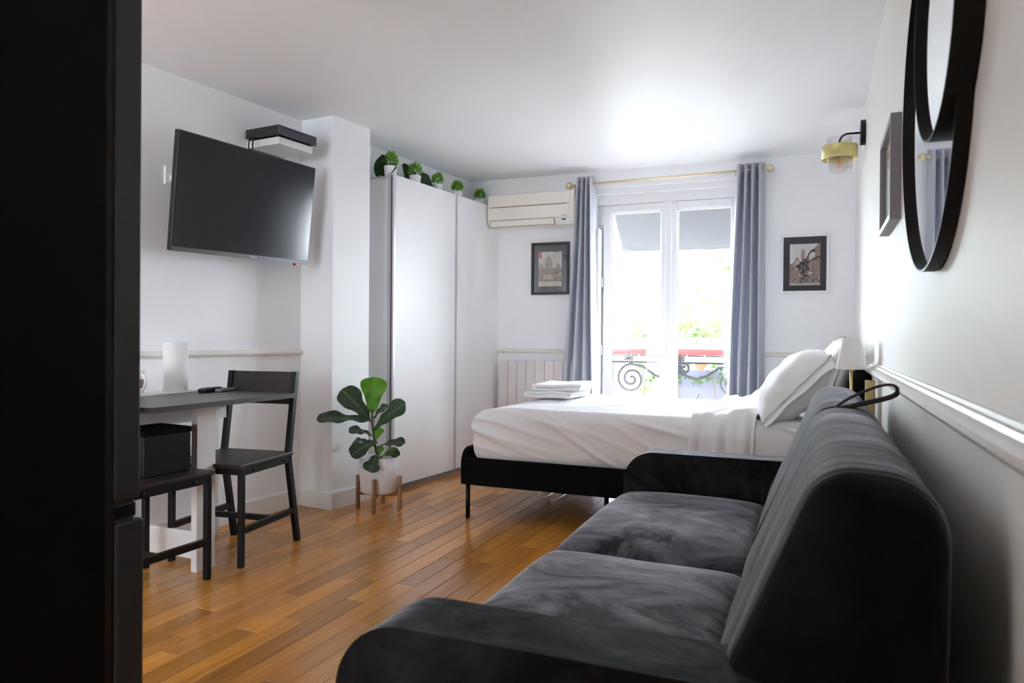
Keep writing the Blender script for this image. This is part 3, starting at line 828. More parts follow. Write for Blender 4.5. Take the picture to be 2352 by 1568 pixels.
obj('box_body', box(-.10, .10, -.11, .11, 0, .165, .004), 'black_plastic', bx); obj('lid', box(-.103, .103, -.113, .113, .165, .19, .004), 'black_fabric', bx)

# things on the table
pt = thing('paper_towel_roll', 'white paper towel roll standing on the table by the wall', 'paper roll', (-2.925, 2.69, .772))
obj('paper', lathe([(.022, .0), (.056, .0), (.057, .002), (.057, .238), (.055, .240), (.022, .240), (.021, .236)], 40, cap=False), 'paper', pt, True)
obj('cardboard_core', lathe([(.021, 0), (.021, .238), (.019, .238), (.019, 0)], 24, cap=False), 'walnut', pt, True)
mg = thing('mug', 'white mug with brown pattern standing on the table beside the fridge', 'mug', (-2.895, 2.43, .772))
obj('cup', lathe([(0, .004), (.030, 0), (.036, .004), (.040, .030), (.042, .075), (.047, .115), (.044, .115), (.038, .075), (.036, .012), (0, .010)], 32, cap=False), 'ceramic', mg, True)
obj('band', lathe([(.0405, .020), (.0424, .030), (.0438, .07), (.0434, .072), (.0405, .030), (.0395, .020)], 32, cap=False), 'mug_brown', mg, True)
obj('handle', tube([(.040, 0, .095), (.062, 0, .088), (.070, 0, .058), (.060, 0, .030), (.038, 0, .022)], .006, 8), 'ceramic', mg, True)
rc = thing('remote_control', 'black remote control lying on the dark table top', 'remote', (-2.80, 2.79, .765), math.radians(18))
rm = obj('remote_body', rbox(.046, .17, .020, .008, (3, 8, 1), 3), 'black_plastic', rc, True, loc=(0, 0, .0105))
for i in range(4):
    for j in range(3): obj('button', box(-.015+j*.012-.004, -.015+j*.012+.004+.002, -.06+i*.022, -.05+i*.022, .019, .0225, .001), 'remote_grey', rc)
r2 = thing('remote_control', 'grey-ended slim remote lying beside the larger black remote', 'remote', (-2.755, 2.845, .765), math.radians(12))
obj('remote_body', rbox(.038, .13, .016, .006, (3, 8, 1), 3), 'remote_grey', r2, True, loc=(0, 0, .0085))
obj('keypad', box(-.014, .014, -.05, .02, .0155, .0175, .001), 'black_plastic', r2)

# ------------------------------------------------------------------ television
tv = thing('television', 'flat black television tilted on a wall bracket above the table', 'television', LW(2.753, -3.05, 1.737))
a_, b_, r_ = -.069, .117, .023
Xl = UL*math.cos(a_)+NL*math.sin(a_); Nl = -UL*math.sin(a_)+NL*math.cos(a_)
Ul = Vector((0, 0, 1))*math.cos(b_)+Nl*math.sin(b_)
X2 = Xl*math.cos(r_)+Ul*math.sin(r_); U3 = -Xl*math.sin(r_)+Ul*math.cos(r_); N3 = X2.cross(U3)
if N3.dot(NL) < 0: N3 = -N3
# local axes: x along the screen (towards the window), y out of the screen, z up
tvm = Matrix(((X2.x, N3.x, U3.x), (X2.y, N3.y, U3.y), (X2.z, N3.z, U3.z)))
if tvm.determinant() < 0:
    tvm = Matrix(((-X2.x, N3.x, U3.x), (-X2.y, N3.y, U3.y), (-X2.z, N3.z, U3.z))); FLIP = -1
else: FLIP = 1
tv.rotation_euler = tvm.to_euler()
TW, TH = .965, .565
obj('casing', box(-TW/2, TW/2, -.030, 0, -TH/2, TH/2, .003), 'tv_black', tv)
obj('rear_bulge', rbox(.70, .035, .36, .016, (2, 1, 2), 3, center=(0, -.045, -.06)), 'tv_black', tv, True)
obj('screen', box(-TW/2+.006, TW/2-.006, -.002, .0015, -TH/2+.022, TH/2-.006), 'tv_screen', tv)
obj('bottom_bezel', box(-TW/2, TW/2, -.006, .003, -TH/2, -TH/2+.020, .001), 'tv_bezel', tv)
obj('status_light', box(FLIP*.395-.018, FLIP*.395+.018, -.018, -.002, -TH/2-.012, -TH/2+.001, .002), 'tv_black', tv)
obj('led', box(FLIP*.398-.008, FLIP*.398+.008, -.0025, -.001, -TH/2-.009, -TH/2-.003), 'led_red', tv)
def text_mesh(name, body, size, m, parent, loc, rot, ext=.0004):
    cu = bpy.data.curves.new(name, 'FONT'); cu.body = body; cu.size = size; cu.align_x = 'CENTER'; cu.extrude = ext; cu.resolution_u = 2
    tmp = bpy.data.objects.new('tmp_text', cu); COL.objects.link(tmp)
    dg = bpy.context.evaluated_depsgraph_get(); me = bpy.data.meshes.new_from_object(tmp.evaluated_get(dg)); bpy.data.objects.remove(tmp)
    me.materials.clear(); me.materials.append(M[m])
    o = bpy.data.objects.new(name, me); COL.objects.link(o); o.parent = parent; o.location = loc; o.rotation_euler = rot
    return o
text_mesh('logo', 'Hisense', .014, 'logo_white', tv, (FLIP*.045, .0036, -TH/2+.006), (PI/2, 0, PI))
br = bmesh.new()
add_box(br, -.10, .10, -.075, -.062, -.11, .09)
obj('mount_plate', br, 'black_metal', tv)
tvl = tv.matrix_basis.inverted()
wallp = LW(2.753, TL, 1.70)
mid = LW(2.83, -3.2, 1.70)
bm = tube([tvm.inverted() @ (wallp-Vector(tv.location)), tvm.inverted() @ (mid-Vector(tv.location)), (0, -.07, -.02)], .018, 8)
obj('wall_arm', bm, 'black_metal', tv)
pA = tvm.inverted() @ (LW(2.478, -3.27, 1.842)-Vector(tv.location)); pB = tvm.inverted() @ (LW(2.50, -3.2, 1.72)-Vector(tv.location))
obj('power_cable', tube([pA, pA.lerp(pB, .5)+Vector((0, 0, -.02)), pB, Vector((0, -.06, -.2))], .005, 8), 'rubber', tv, True)

ol = thing('wall_socket', 'double white wall socket with a black plug at the left of the television', 'socket', LW(2.462, TL, 1.852), LROT)
obj('plate', box(0, .010, -.042, .042, -.045, .048, .003), 'trim_paint', ol)
bm = tube([(.01, .004, -.008), (.038, .004, -.008)], .022, 20); obj('plug', bm, 'ceramic', ol, True)
obj('plug_cord', tube([(.036, .012, -.006), (.055, .016, -.01), (.060, .018, -.03)], .010, 10), 'rubber', ol, True)

# shelf and box above the television
sh = thing('wall_shelf', 'small white wall shelf above the television', 'shelf', LW(3.075, TL, 2.108), LROT)
obj('shelf_body', box(0, .245, -.125, .135, 0, .040, .002), 'board_white', sh)
obj('wall_plate', box(-.004, .014, -.12, .13, .0, .046), 'board_white', sh)
cb = thing('media_box', 'black media box lying on the small white wall shelf', 'media box', LW(3.07, TL, 2.149), LROT)
obj('box_case', box(.012, .262, -.145, .150, .006, .056, .002), 'console_black', cb)
obj('front_panel', box(.262, .266, -.145, .150, .006, .056, .001), 'console_grey', cb)
obj('disc_slot', box(.265, .267, -.12, .06, .044, .048), 'black_plastic', cb)
for x, y in ((.04, -.12), (.04, .12), (.23, -.12), (.23, .12)): obj('rubber_foot', lathe([(.012, 0), (.012, .007)], 12, (x, y, -.001)), 'rubber', cb)
for k, off in enumerate((0, .03)):
    c_ = obj('signal_cable', tube([(.05+off, -.135+off, .012), (.06+off, -.16, .004), (.07+off, -.175, -.05), (.075+off, -.17, -.16)], .004, 8), 'rubber', cb, True)

# ------------------------------------------------------------------ air conditioner, radiator
ac = thing('air_conditioner', 'cream wall air conditioner above the radiator beside the curtain', 'air conditioner', (-2.16, YB, 1.94))
X0, X1 = -.345, .385
prof = rounded_poly([(0, .012, .0), (0, .270, .0), (-.215, .270, .03), (-.222, .045, .02), (-.17, .0, .02)], 5)
auto_smooth(obj('body', prism(prof, 'x', X0, X1, .008), 'ac_plastic', ac), 30)
obj('upper_panel', box(X0+.012, X1-.025, -.229, -.222, .165, .258, .003), 'ac_plastic', ac)
obj('lower_panel', box(X0+.012, X1-.025, -.229, -.222, .058, .157, .003), 'ac_plastic', ac)
obj('panel_seam', box(X0+.03, X1-.05, -.2255, -.220, .158, .164), 'ac_dark', ac)
fp_ = [(-.232, .048), (-.214, .006), (-.209, .008), (-.227, .050)]
obj('air_flap', prism(fp_, 'x', X0+.03, X1-.155), 'ac_plastic', ac)
obj('flap_gap', prism([(-.230, .052), (-.2095, .001), (-.206, .003), (-.226, .054)], 'x', X0+.025, X1-.148), 'ac_dark', ac)
obj('control_strip', prism([(-.2305, .048), (-.210, .004), (-.206, .006), (-.226, .050)], 'x', X1-.145, X1-.005), 'ac_grey', ac)
obj('display', prism([(-.2300, .040), (-.2265, .032), (-.224, .032), (-.227, .042)], 'x', X1-.085, X1-.055), 'black_plastic', ac)
lb = obj('badge', box(X1-.09, X1-.05, -.2305, -.229, .066, .070), 'ac_dark', ac)

rad = thing('radiator', 'white column panel radiator under the air conditioner by the back wall', 'radiator', (-2.16, YB, 0))
for i in range(8):
    x = -.2885+i*.0805
    obj('section', box(x+.0015, x+.0790, -.098, -.035, .12, .858, .006), 'radiator_paint', rad)
obj('rear_panel', box(-.28, .35, -.088, -.045, .13, .85), 'side_white', rad)
obj('bracket', box(-.20, -.16, -.05, -.001, .3, .7), 'side_white', rad); obj('bracket', box(.20, .24, -.05, -.001, .3, .7), 'side_white', rad)

# ------------------------------------------------------------------ curtains and rod
ROD_Y = 5.545
rod = thing('curtain_rod', 'thin pale brass curtain rod with ball finials over the window', 'curtain rod', (-1.08, ROD_Y, 2.262))
zL, zR = -.006, .010
obj('pole', tube([(-.745, 0, zL), (.735, 0, zR)], .0085, 14), 'brass_pale', rod, True)
def finial(x, z, sgn):
    b = lathe([(.009, -.02), (.013, -.012), (.009, -.006), (.015, .000), (.024, .010), (.027, .024), (.022, .040), (.010, .049), (0, .051)], 24)
    bmesh.ops.rotate(b, verts=b.verts, cent=(0, 0, 0), matrix=Matrix.Rotation(sgn*PI/2, 3, 'Y'))
    bmesh.ops.translate(b, verts=b.verts, vec=(x, 0, z)); return b
obj('finial', finial(-.735, zL, -1), 'brass_pale', rod, True); obj('finial', finial(.728, zR, 1), 'brass_pale', rod, True)
for x, z in ((-.715, zL), (.52, zR)):
    bm = tube([(x, 0, z), (x, .12, z)], .007, 10); add_tube(bm, [(x, .115, z), (x, .125, z)], .022, 16); obj('wall_bracket', bm, 'brass_pale', rod, True)

def curtain(label, tops, bots, n, amp0, amp1, phase, y0, z0=.015, z1=2.318, lean=None):
    # tops/bots: x extents at rod height and at the floor; z profile is linear with a slight flare
    nu, nv = 26*n, 60
    def fn(u, v):
        z = z0+(z1-z0)*v
        k = (1-v)
        e = k**lean if lean else k
        xl = tops[0]+(bots[0]-tops[0])*e; xr = tops[1]+(bots[1]-tops[1])*e
        A = amp0+(amp1-amp0)*k
        ph = 2*PI*n*u+phase
        s = math.sin(ph)
        s = math.copysign(abs(s)**.7, s)
        x = xl+(xr-xl)*(u+.016*math.sin(2*ph)/n*2)
        x += .006*math.sin(5*v+u*9)*k
        y = y0 + A*s + .010*math.sin(3.2*v+u*7)*k
        zz = z + (.010*s if v > .999 else 0)
        return (x, y, zz)
    o = obj('fabric', grid(nu, nv, fn), 'curtain_cloth', None, True); solid(o, .003)
    root = thing('curtain', label, 'curtain', ((tops[0]+tops[1])/2, y0, z0))
    o.parent = root; o.location = (-root.location.x, -root.location.y, -root.location.z)
    for i in range(2*n):
        u = i/(2*n)+(.5-(phase/PI) % 1)/(2*n) if False else (i+.0)/(2*n)
        x = tops[0]+(tops[1]-tops[0])*((i-phase/PI) % (2*n))/(2*n)
        ring = [(x+.003*math.sin(0), y0+.026*math.cos(a), 2.262+.026*math.sin(a)) for a in [2*PI*q/20 for q in range(20)]]
        bm = tube(ring, .004, 6, closed=True)
        e = obj('eyelet', bm, 'alu_grey', root, True); e.location = (-root.location.x, -root.location.y, -root.location.z)
    return root
curtain('grey curtain gathered in folds between the air conditioner and the window', (-1.782, -1.640), (-1.965, -1.575), 4, .050, .060, .6, ROD_Y, lean=1.25)
curtain('grey curtain gathered at the right of the window, partly turned to show its edge', (-.560, -.365), (-.645, -.345), 4, .056, .075, 2.0, ROD_Y, lean=1.0)

# ------------------------------------------------------------------ pictures
def paint_print(w_, h_, nx, ny, fn):
    V, Fc = grid(nx, ny, lambda u, v: ((u-.5)*w_, 0, (v-.5)*h_))
    me = bpy.data.meshes.new('print'); me.from_pydata(V, [], Fc); me.update()
    at = me.color_attributes.new('ink', 'FLOAT_COLOR', 'CORNER')
    vals = []
    for i in range(nx):
        for j in range(ny):
            c = fn((i+.5)/nx, (j+.5)/ny)
            vals += [c[0], c[1], c[2], 1.0]*4
    at.data.foreach_set('color', vals); me.materials.append(M['print_ink'])
    return me
def ell(u, v, cu, cv, a, b): return ((u-cu)/a)**2+((v-cv)/b)**2 < 1
R_ = random.Random(3)
def hashn(u, v, k=60):
    x = math.sin(int(u*k)*12.9898+int(v*k*1.5)*78.233)*43758.5453
    return x-math.floor(x)
def print_a(u, v):   # pale sketch of a domed hillside church over houses, red stamp in the corner
    c = (.62, .59, .56)
    if u < .15 and v > .81: return (.62, .07, .10) if hashn(u, v, 40) > .25 else (.70, .25, .25)
    if u > .55 and v > .70 and int(v*46) % 3 == 0 and hashn(u, v, 50) > .35: c = (.45, .42, .42)
    if .20 < u < .30 and v > .76 and abs(math.hypot(u-.22, v-.88)-.09) < .012: c = (.42, .42, .42)
    n = hashn(u, v, 46)
    body = (.44-.12*n, .38-.12*n, .33-.11*n)
    if ell(u, v, .44, .68, .16, .19) and v > .66: c = body
    if abs(u-.43) < .012 and .84 < v < .97: c = (.38, .30, .30)
    if .28 < u < .61 and .50 < v <= .67: c = body if not (int(u*30) % 3 == 0 and .60 < v < .66) else (.20, .17, .16)
    for cu in (.12, .84):
        if ell(u, v, cu, .53, .10, .13) and v > .50: c = body
        if abs(u-cu) < .012 and .6 < v < .68: c = body
    if v <= .52: c = (.42-.22*n, .37-.20*n, .33-.19*n)
    if v < .40 and u < .65: c = (.40-.2*n, .34-.18*n, .29-.16*n)
    if .22 < u < .62 and .20 < v < .34 and v < .20+.25*(1-abs(u-.45)*1.6): c = (.50, .41, .29)
    if u > .55 and .25 < v < .36+(u-.58)*.22: c = (.47, .30, .17) if v > .30 else (.36, .29, .24)
    if .58 < u and abs(v-(.33+(u-.58)*.26)) < .014: c = (.10, .09, .09)
    if .25 < u < .62 and .17 < v < .20: c = (.16, .14, .13)
    if u > .62 and .08 < v < .26 and int(u*26) % 3 == 0: c = (.17, .15, .14)
    if v < .14: c = (.58, .53, .43) if n < .8 else (.40, .36, .30)
    return c
def print_b(u, v):   # sepia photograph: arched stone frontage, dark mass of ironwork below it
    c = (.62, .62, .63); n = hashn(u, v, 44)
    stone = (.36-.10*n, .27-.09*n, .24-.08*n); dark = (.035, .032, .036)
    roof = .52+.80*max(0, u-.34) if u > .38 else .52+.16*math.exp(-((u-.24)/.10)**2)
    if v < roof: c = stone
    if .38 < u < .50 and .6 < v < .86: c = (.42, .30, .28)
    if ell(u, v, .80, .62, .22, .25) and .62 < v and u < .82: c = dark if not ell(u, v, .76, .64, .14, .16) else (.60, .58, .58)
    if ell(u, v, .24, .50, .09, .13): c = (.46, .41, .38)
    if abs(v-(.38+.28*u)) < .018: c = (.20, .15, .14)
    if u > .74 and abs(v-(.44+.25*u)) < .02: c = dark
    if int(u*24) % 6 == 0 and v < .45 and u > .7: c = (.17, .13, .12)
    # dark jumble leaning from lower left to the middle
    ax = .36+.20*(v-.1)/.5
    if .05 < v < .62:
        wdt = .07+.13*math.exp(-((v-.45)/.13)**2)
        off = .06*math.sin(v*37)+.05*math.sin(v*71+u*9)
        if abs(u-(ax+.08*math.sin(v*9)+off*.5)) < wdt and n > .08: c = dark
        if n > .93 and abs(u-ax) < .2: c = (.6, .58, .58)
    if v < .20 and n > .45: c = (.07, .06, .065) if n < .82 else (.50, .44, .43)
    if .62 < u < .75 and .28 < v < .31: c = (.6, .58, .58)
    if v < .05: c = (.52, .46, .42)
    return c
def picture(label, x0, x1, z0, z1, fw_, frame_m, mat_m, pr_rect, fn, name='picture_frame'):
    cx, cz = (x0+x1)/2, (z0+z1)/2
    p = thing(name, label, 'picture', (cx, YB, cz))
    W_, H_ = (x1-x0)/2, (z1-z0)/2; b = bmesh.new(); d0, d1 = -.022, 0.0
    add_box(b, -W_, -W_+fw_, d0, d1, -H_, H_, .0015); add_box(b, W_-fw_, W_, d0, d1, -H_, H_, .0015)
    add_box(b, -W_+fw_, W_-fw_, d0, d1, H_-fw_, H_, .0015); add_box(b, -W_+fw_, W_-fw_, d0, d1, -H_, -H_+fw_, .0015)
    obj('frame', b, frame_m, p)
    obj('mat_board', box(-W_+fw_*.8, W_-fw_*.8, -.012, -.002, -H_+fw_*.8, H_-fw_*.8), mat_m, p)
    u0, u1, v0, v1 = pr_rect
    me = paint_print((u1-u0), (v1-v0), 56, 80, fn)
    o = bpy.data.objects.new('print', me); COL.objects.link(o); o.parent = p; o.location = ((u0+u1)/2-cx, -.0126, (v0+v1)/2-cz)
    obj('glass', box(-W_+fw_, W_-fw_, -.0165, -.0150, -H_+fw_, H_-fw_), 'frame_glass', p)
picture('black framed print of a pale domed church with a red stamp, left of the window', -2.196, -1.868, 1.400, 1.828, .022, 'frame_black', 'mat_grey', (-2.134, -1.932, 1.468, 1.752), print_a)
picture('white framed sepia print in a dark mat on the back wall, right of the window', -.257, .070, 1.378, 1.806, .020, 'frame_white', 'mat_dark', (-.194, .010, 1.438, 1.735), print_b)

# picture on the right wall (seen edge-on)
sp_ = thing('picture_frame', 'grey framed picture on the right wall seen edge-on beside the round mirrors', 'picture', (XR, 2.785, 1.595))
b = bmesh.new(); Hh, Ww, fw_ = .166, .215, .020
add_box(b, -.032, 0, -Ww, -Ww+fw_, -Hh, Hh, .0015); add_box(b, -.032, 0, Ww-fw_, Ww, -Hh, Hh, .0015)
add_box(b, -.032, 0, -Ww+fw_, Ww-fw_, Hh-fw_, Hh, .0015); add_box(b, -.032, 0, -Ww+fw_, Ww-fw_, -Hh, -Hh+fw_, .0015)
obj('frame', b, 'frame_grey', sp_)
obj('mat_board', box(-.014, -.003, -Ww+.015, Ww-.015, -Hh+.015, Hh-.015), 'mat_pale', sp_)
obj('inner_print', box(-.0150, -.0138, -.11, .11, -.075, .075), 'mat_pale', sp_)
obj('glass', box(-.020, -.0185, -Ww+fw_, Ww-fw_, -Hh+fw_, Hh-fw_), 'frame_glass', sp_)

# ------------------------------------------------------------------ round mirrors on the right wall
def mirror(label, yc, zc, r, d, inset):
    m_ = thing('round_mirror', label, 'mirror', (XR-.006, yc, zc), math.radians(1.0))
    def rot(bm): bmesh.ops.rotate(bm, verts=bm.verts, cent=(0, 0, 0), matrix=Matrix.Rotation(-PI/2, 3, 'Y')); return bm
    t = .004
    auto_smooth(obj('rim', rot(lathe([(r, 0), (r, d), (r-t, d), (r-t, 0), (r, 0)], 96, cap=False)), 'mirror_frame', m_), 40)
    obj('glass', rot(lathe([(0, d-inset), (r-t, d-inset)], 96, cap=False)), 'mirror_glass', m_)
    obj('backing', rot(lathe([(0, .0), (r-t, .0), (r-t, d-inset-.002), (0, d-inset-.002)], 64, cap=False)), 'black_plastic', m_)
    return m_
mirror('larger lower round mirror in a dark metal rim on the right wall', 1.766, 1.568, .372, .026, .014)
mirror('smaller upper round mirror overlapping the larger one on the right wall', 1.54, 1.65, .230, .042, .012)

# ------------------------------------------------------------------ wall sconce
sn = thing('wall_sconce', 'wall lamp with brass band, clear glass cylinder and black arm by the bed', 'wall lamp', (XR, 4.56, 2.215))
bm = lathe([(.070, 0), (.070, .022), (.066, .026), (0, .026)], 40); bmesh.ops.rotate(bm, verts=bm.verts, cent=(0, 0, 0), matrix=Matrix.Rotation(-PI/2, 3, 'Y'))
auto_smooth(obj('wall_plate', bm, 'black_metal', sn), 40)
hx = -.133
arc = [(-.02, 0, 0), (hx+.045, 0, .001)]+[(hx+.045-.045*math.sin(a), 0, .001-.045*(1-math.cos(a))) for a in [PI/2*k/7 for k in range(1, 8)]]+[(hx, 0, -.055)]
obj('arm', tube(arc, .0055, 10), 'black_metal', sn, True)
obj('socket', lathe([(0, -.050), (.018, -.052), (.024, -.060), (.024, -.080), (.018, -.090), (.016, -.100), (0, -.100)], 24, (hx, 0, 0)), 'black_metal', sn, True)
obj('glass_cylinder', lathe([(.066, -.02), (.066, -.205), (.064, -.205), (.064, -.02), (.066, -.02)], 48, (hx, 0, 0), cap=False), 'lamp_glass', sn, True)
obj('brass_band', lathe([(.095, -.066), (.095, -.142), (.0935, -.142), (.0935, -.066), (.095, -.066)], 56, (hx, 0, 0), cap=False), 'brass_band', sn, True)
bm = bmesh.new()
for a in (0, 2*PI/3, 4*PI/3): add_tube(bm, [(hx+.02*math.cos(a), .02*math.sin(a), -.07), (hx+.094*math.cos(a), .094*math.sin(a), -.07)], .002, 6)
obj('band_support', bm, 'black_metal', sn)
obj('bulb', lathe([(.012, -.10), (.018, -.115), (.038, -.140), (.047, -.170), (.044, -.195), (.030, -.215), (0, -.224)], 32, (hx, 0, 0), cap=False), 'bulb_glass', sn, True)
bm = bmesh.new()
for a in range(6):
    th = a*PI/3; add_tube(bm, [(hx+.008*math.cos(th), .008*math.sin(th), -.135), (hx+.012*math.cos(th+.5), .012*math.sin(th+.5), -.185)], .0016, 5)
obj('filament', bm, 'amber', sn)

# ------------------------------------------------------------------ bedside tables and lamps
def nightstand(label, x0, x1, y0, y1, h):
    n_ = thing('bedside_table', label, 'bedside table', ((x0+x1)/2, (y0+y1)/2, 0))
    a, c = (x1-x0)/2, (y1-y0)/2
    obj('tabletop', box(-a, a, -c, c, h-.02, h, .003), 'board_white', n_)
    obj('drawer', box(-a+.01, a-.01, -c+.01, c-.01, h-.14, h-.022, .003), 'board_white', n_)
    for sx in (-1, 1):
        for sy in (-1, 1): obj('leg', box(sx*(a-.02)-.012, sx*(a-.02)+.012, sy*(c-.02)-.012, sy*(c-.02)+.012, 0, h-.14), 'walnut', n_)
def table_lamp(label, x, y, z0, z_sh, zt, r0, r1):
    l_ = thing('table_lamp', label, 'lamp', (x, y, z0), 0, 'bedside table lamps')
    obj('base', lathe([(.045, 0), (.045, .010), (.040, .014), (0, .014)], 32), 'brass', l_, True)
    obj('stem', tube([(0, 0, .01), (0, 0, z_sh-z0+.09)], .0065, 12), 'brass', l_, True)
    s_ = obj('lamp_shade', lathe([(r0, z_sh-z0), (r1, zt-z0), (r1-.002, zt-z0), (r0-.002, z_sh-z0), (r0, z_sh-z0)], 48, cap=False), 'shade_cloth', l_, True)
    obj('bulb', lathe([(.010, z_sh-z0+.05), (.022, z_sh-z0+.075), (.018, z_sh-z0+.1), (0, z_sh-z0+.11)], 20), 'ceramic', l_, True)
nightstand('small white bedside table between the sofa and the bed', -.02, .222, 3.36, 3.72, .62)
table_lamp('table lamp with white cone shade and brass stem beside the sofa back', .135, 3.50, .62, .922, 1.056, .064, .036)
nightstand('small white bedside table on the window side of the bed', -.02, .222, 5.28, 5.60, .62)
table_lamp('table lamp with white shade behind the pillows near the window wall', .138, 5.42, .62, .945, 1.079, .064, .038)
wb = thing('wooden_block', 'small upright golden wooden box beside the lamp on the bedside table', 'wooden box', (.203, 3.425, .62))
obj('box_body', box(-.016, .016, -.012, .05, 0, .258, .002), 'brass', wb); obj('rear_board', box(.016, .020, -.012, .05, 0, .258), 'walnut', wb)

# ------------------------------------------------------------------ potted fig by the wardrobe
PLX, PLY = -2.465, 3.803
st = thing('plant_stand', 'walnut four-legged plant stand holding the white fig pot', 'plant stand', (PLX, PLY, 0))
feet = [(-2.588, 3.763), (-2.413, 3.673), (-2.341, 3.843), (-2.517, 3.933)]
for x, y in feet: obj('leg', lathe([(.0115, 0), (.013, .004), (.013, .196), (.011, .20), (0, .20)], 14, (x-PLX, y-PLY, 0)), 'walnut', st, True)
bm = bmesh.new()
for i in (0, 1):
    a, c_ = feet[i], feet[i+2]; A = Vector((a[0]-PLX, a[1]-PLY, .088)); B = Vector((c_[0]-PLX, c_[1]-PLY, .088)); add_tube(bm, [A, B], .010, 8)
obj('cross_bar', bm, 'walnut', st)
pot = thing('plant_pot', 'round white planter pot standing in the walnut plant stand', 'pot', (PLX, PLY, .098))
obj('pot_wall', lathe([(0, .0), (.095, .0), (.108, .012), (.1165, .10), (.1185, .218), (.112, .218), (.108, .16), (0, .155)], 48, cap=False), 'pot_white', pot, True)
obj('soil', lathe([(0, .178), (.109, .178)], 32, cap=False), 'soil', pot)
fig = thing('fiddle_leaf_fig', 'young fiddle leaf fig plant with broad dark leaves in front of the wardrobe', 'plant', (PLX, PLY, .27))
FIG_X = Vector((math.cos(YAW), math.sin(YAW), 0)); FIG_Y = Vector((-.5524, .8522, -.1008))
def fpt(a, b, dd=0.0):   # plant frame in units of 2.656 mm: a to the right, b downwards, dd metres backwards
    return FIG_X*((a-870.30)*0.002656) + Vector((0, 0, (1064.88-b)*0.002656)) + FIG_Y*dd
obj('stem', tube([(0, 0, 0), fpt(862, 1030), fpt(858, 1000), fpt(853, 965), fpt(854, 940)], .006, 8, radii=[.007, .0065, .006, .006, .004]), 'bark', fig, True)
WT_ = [(0, .06), (.08, .22), (.2, .42), (.35, .52), (.5, .66), (.65, .90), (.78, 1.0), (.88, .95), (.95, .70), (1, .12)]
def wprof(t):
    for (a, b), (c, d) in zip(WT_[:-1], WT_[1:]):
        if t <= c: return b+(d-b)*(t-a)/(c-a)
    return WT_[-1][1]
def leaf(B, T, nrm, W_, m, bend=.0, cup=.12, parent=fig, name='leaf', wavy=.012, prof=wprof, ell_=False):
    B, T = Vector(B), Vector(T); X = (T-B); Ln = X.length; X.normalize()
    Z = Vector(nrm); Z = (Z-X*Z.dot(X)).normalized(); Y = Z.cross(X)
    nu, nv = 22, 12; vals = []; V = []
    for i in range(nu+1):
        t = i/nu
        for j in range(nv+1):
            v = 2*j/nv-1
            w_ = W_*(prof(t) if not ell_ else math.sin(PI*min(1, max(0, t*.94+.03)))**.75)
            y = v*w_
            z = -cup*abs(v)**1.5*w_*-1 + bend*Ln*math.sin(PI*t*.9)*1.0 + wavy*(W_/.08)**1.5*abs(v)**2*math.sin(t*15+v*2)
            V.append(B+X*(t*Ln)+Y*y+Z*z)
            side = abs(((t*7-abs(v)*1.2) % 1)-.5)
            vals.append(1.0 if abs(v) < .06 else (.35 if side > .44 else .0))
    Fc = [(i*(nv+1)+j, (i+1)*(nv+1)+j, (i+1)*(nv+1)+j+1, i*(nv+1)+j+1) for i in range(nu) for j in range(nv)]
    o = obj(name, (V, Fc), m, parent, True); set_vein(o, vals)
    return o
TC = -FW; UPZ = Vector((0, 0, 1))
LV = [ # base px, tip px, half width, normal (toward camera, up, right), material, base depth, tip depth, bend
 ((854, 950), (858, 865), .082, (1, .1, .2), 'fig_leaf_young', .0, .03, -.05),
 ((850, 966), (783, 896), .078, (.9, .5, .3), 'fig_leaf', .0, -.02, .08),
 ((850, 967), (731, 964), .062, (.55, .9, 0), 'fig_leaf', -.02, -.13, .06),
 ((857, 988), (931, 925), .062, (.8, .4, -.45), 'fig_leaf', -.01, -.06, .06),
 ((858, 960), (897, 930), .045, (.6, .6, -.5), 'fig_leaf', .02, .10, .1),
 ((856, 1001), (801, 991), .048, (.5, .9, 0), 'fig_leaf', .0, -.08, .12),
 ((861, 1012), (874, 982), .034, (.9, .2, -.3), 'fig_leaf_young', .0, .02, .05),
 ((866, 1012), (808, 1046), .056, (.75, .75, .2), 'fig_leaf', -.02, -.12, .12),
 ((850, 1016), (808, 1024), .034, (.5, .9, 0), 'fig_leaf', .02, .05, .22),
 ((873, 1024), (930, 1018), .042, (.55, .9, -.1), 'fig_leaf', .0, -.05, .12),
 ((869, 1048), (873, 1024), .028, (.9, .3, .2), 'fig_leaf_young', .02, .03, .05),
 ((876, 1048), (916, 1036), .030, (.5, .9, -.1), 'fig_leaf_young', .0, .0, .18),
 ((876, 1051), (918, 1046), .036, (.45, .9, -.1), 'fig_leaf', -.02, -.07, .20),
 ((866, 1040), (850, 1079), .052, (1, .25, 0), 'fig_leaf', -.10, -.165, .08),
]
for (b, t, w_, nn, m_, db, dt, bend) in LV:
    nrm = TC*nn[0]+UPZ*nn[1]+RT*nn[2]
    lf = leaf(fpt(*b, db), fpt(*t, dt), nrm, w_, m_, bend)
    obj('leaf_stalk', tube([fpt(858 if b[1] < 1000 else 862, min(1052, b[1]+12), 0), fpt(*b, db)], .0028, 6), 'bark', lf, True)

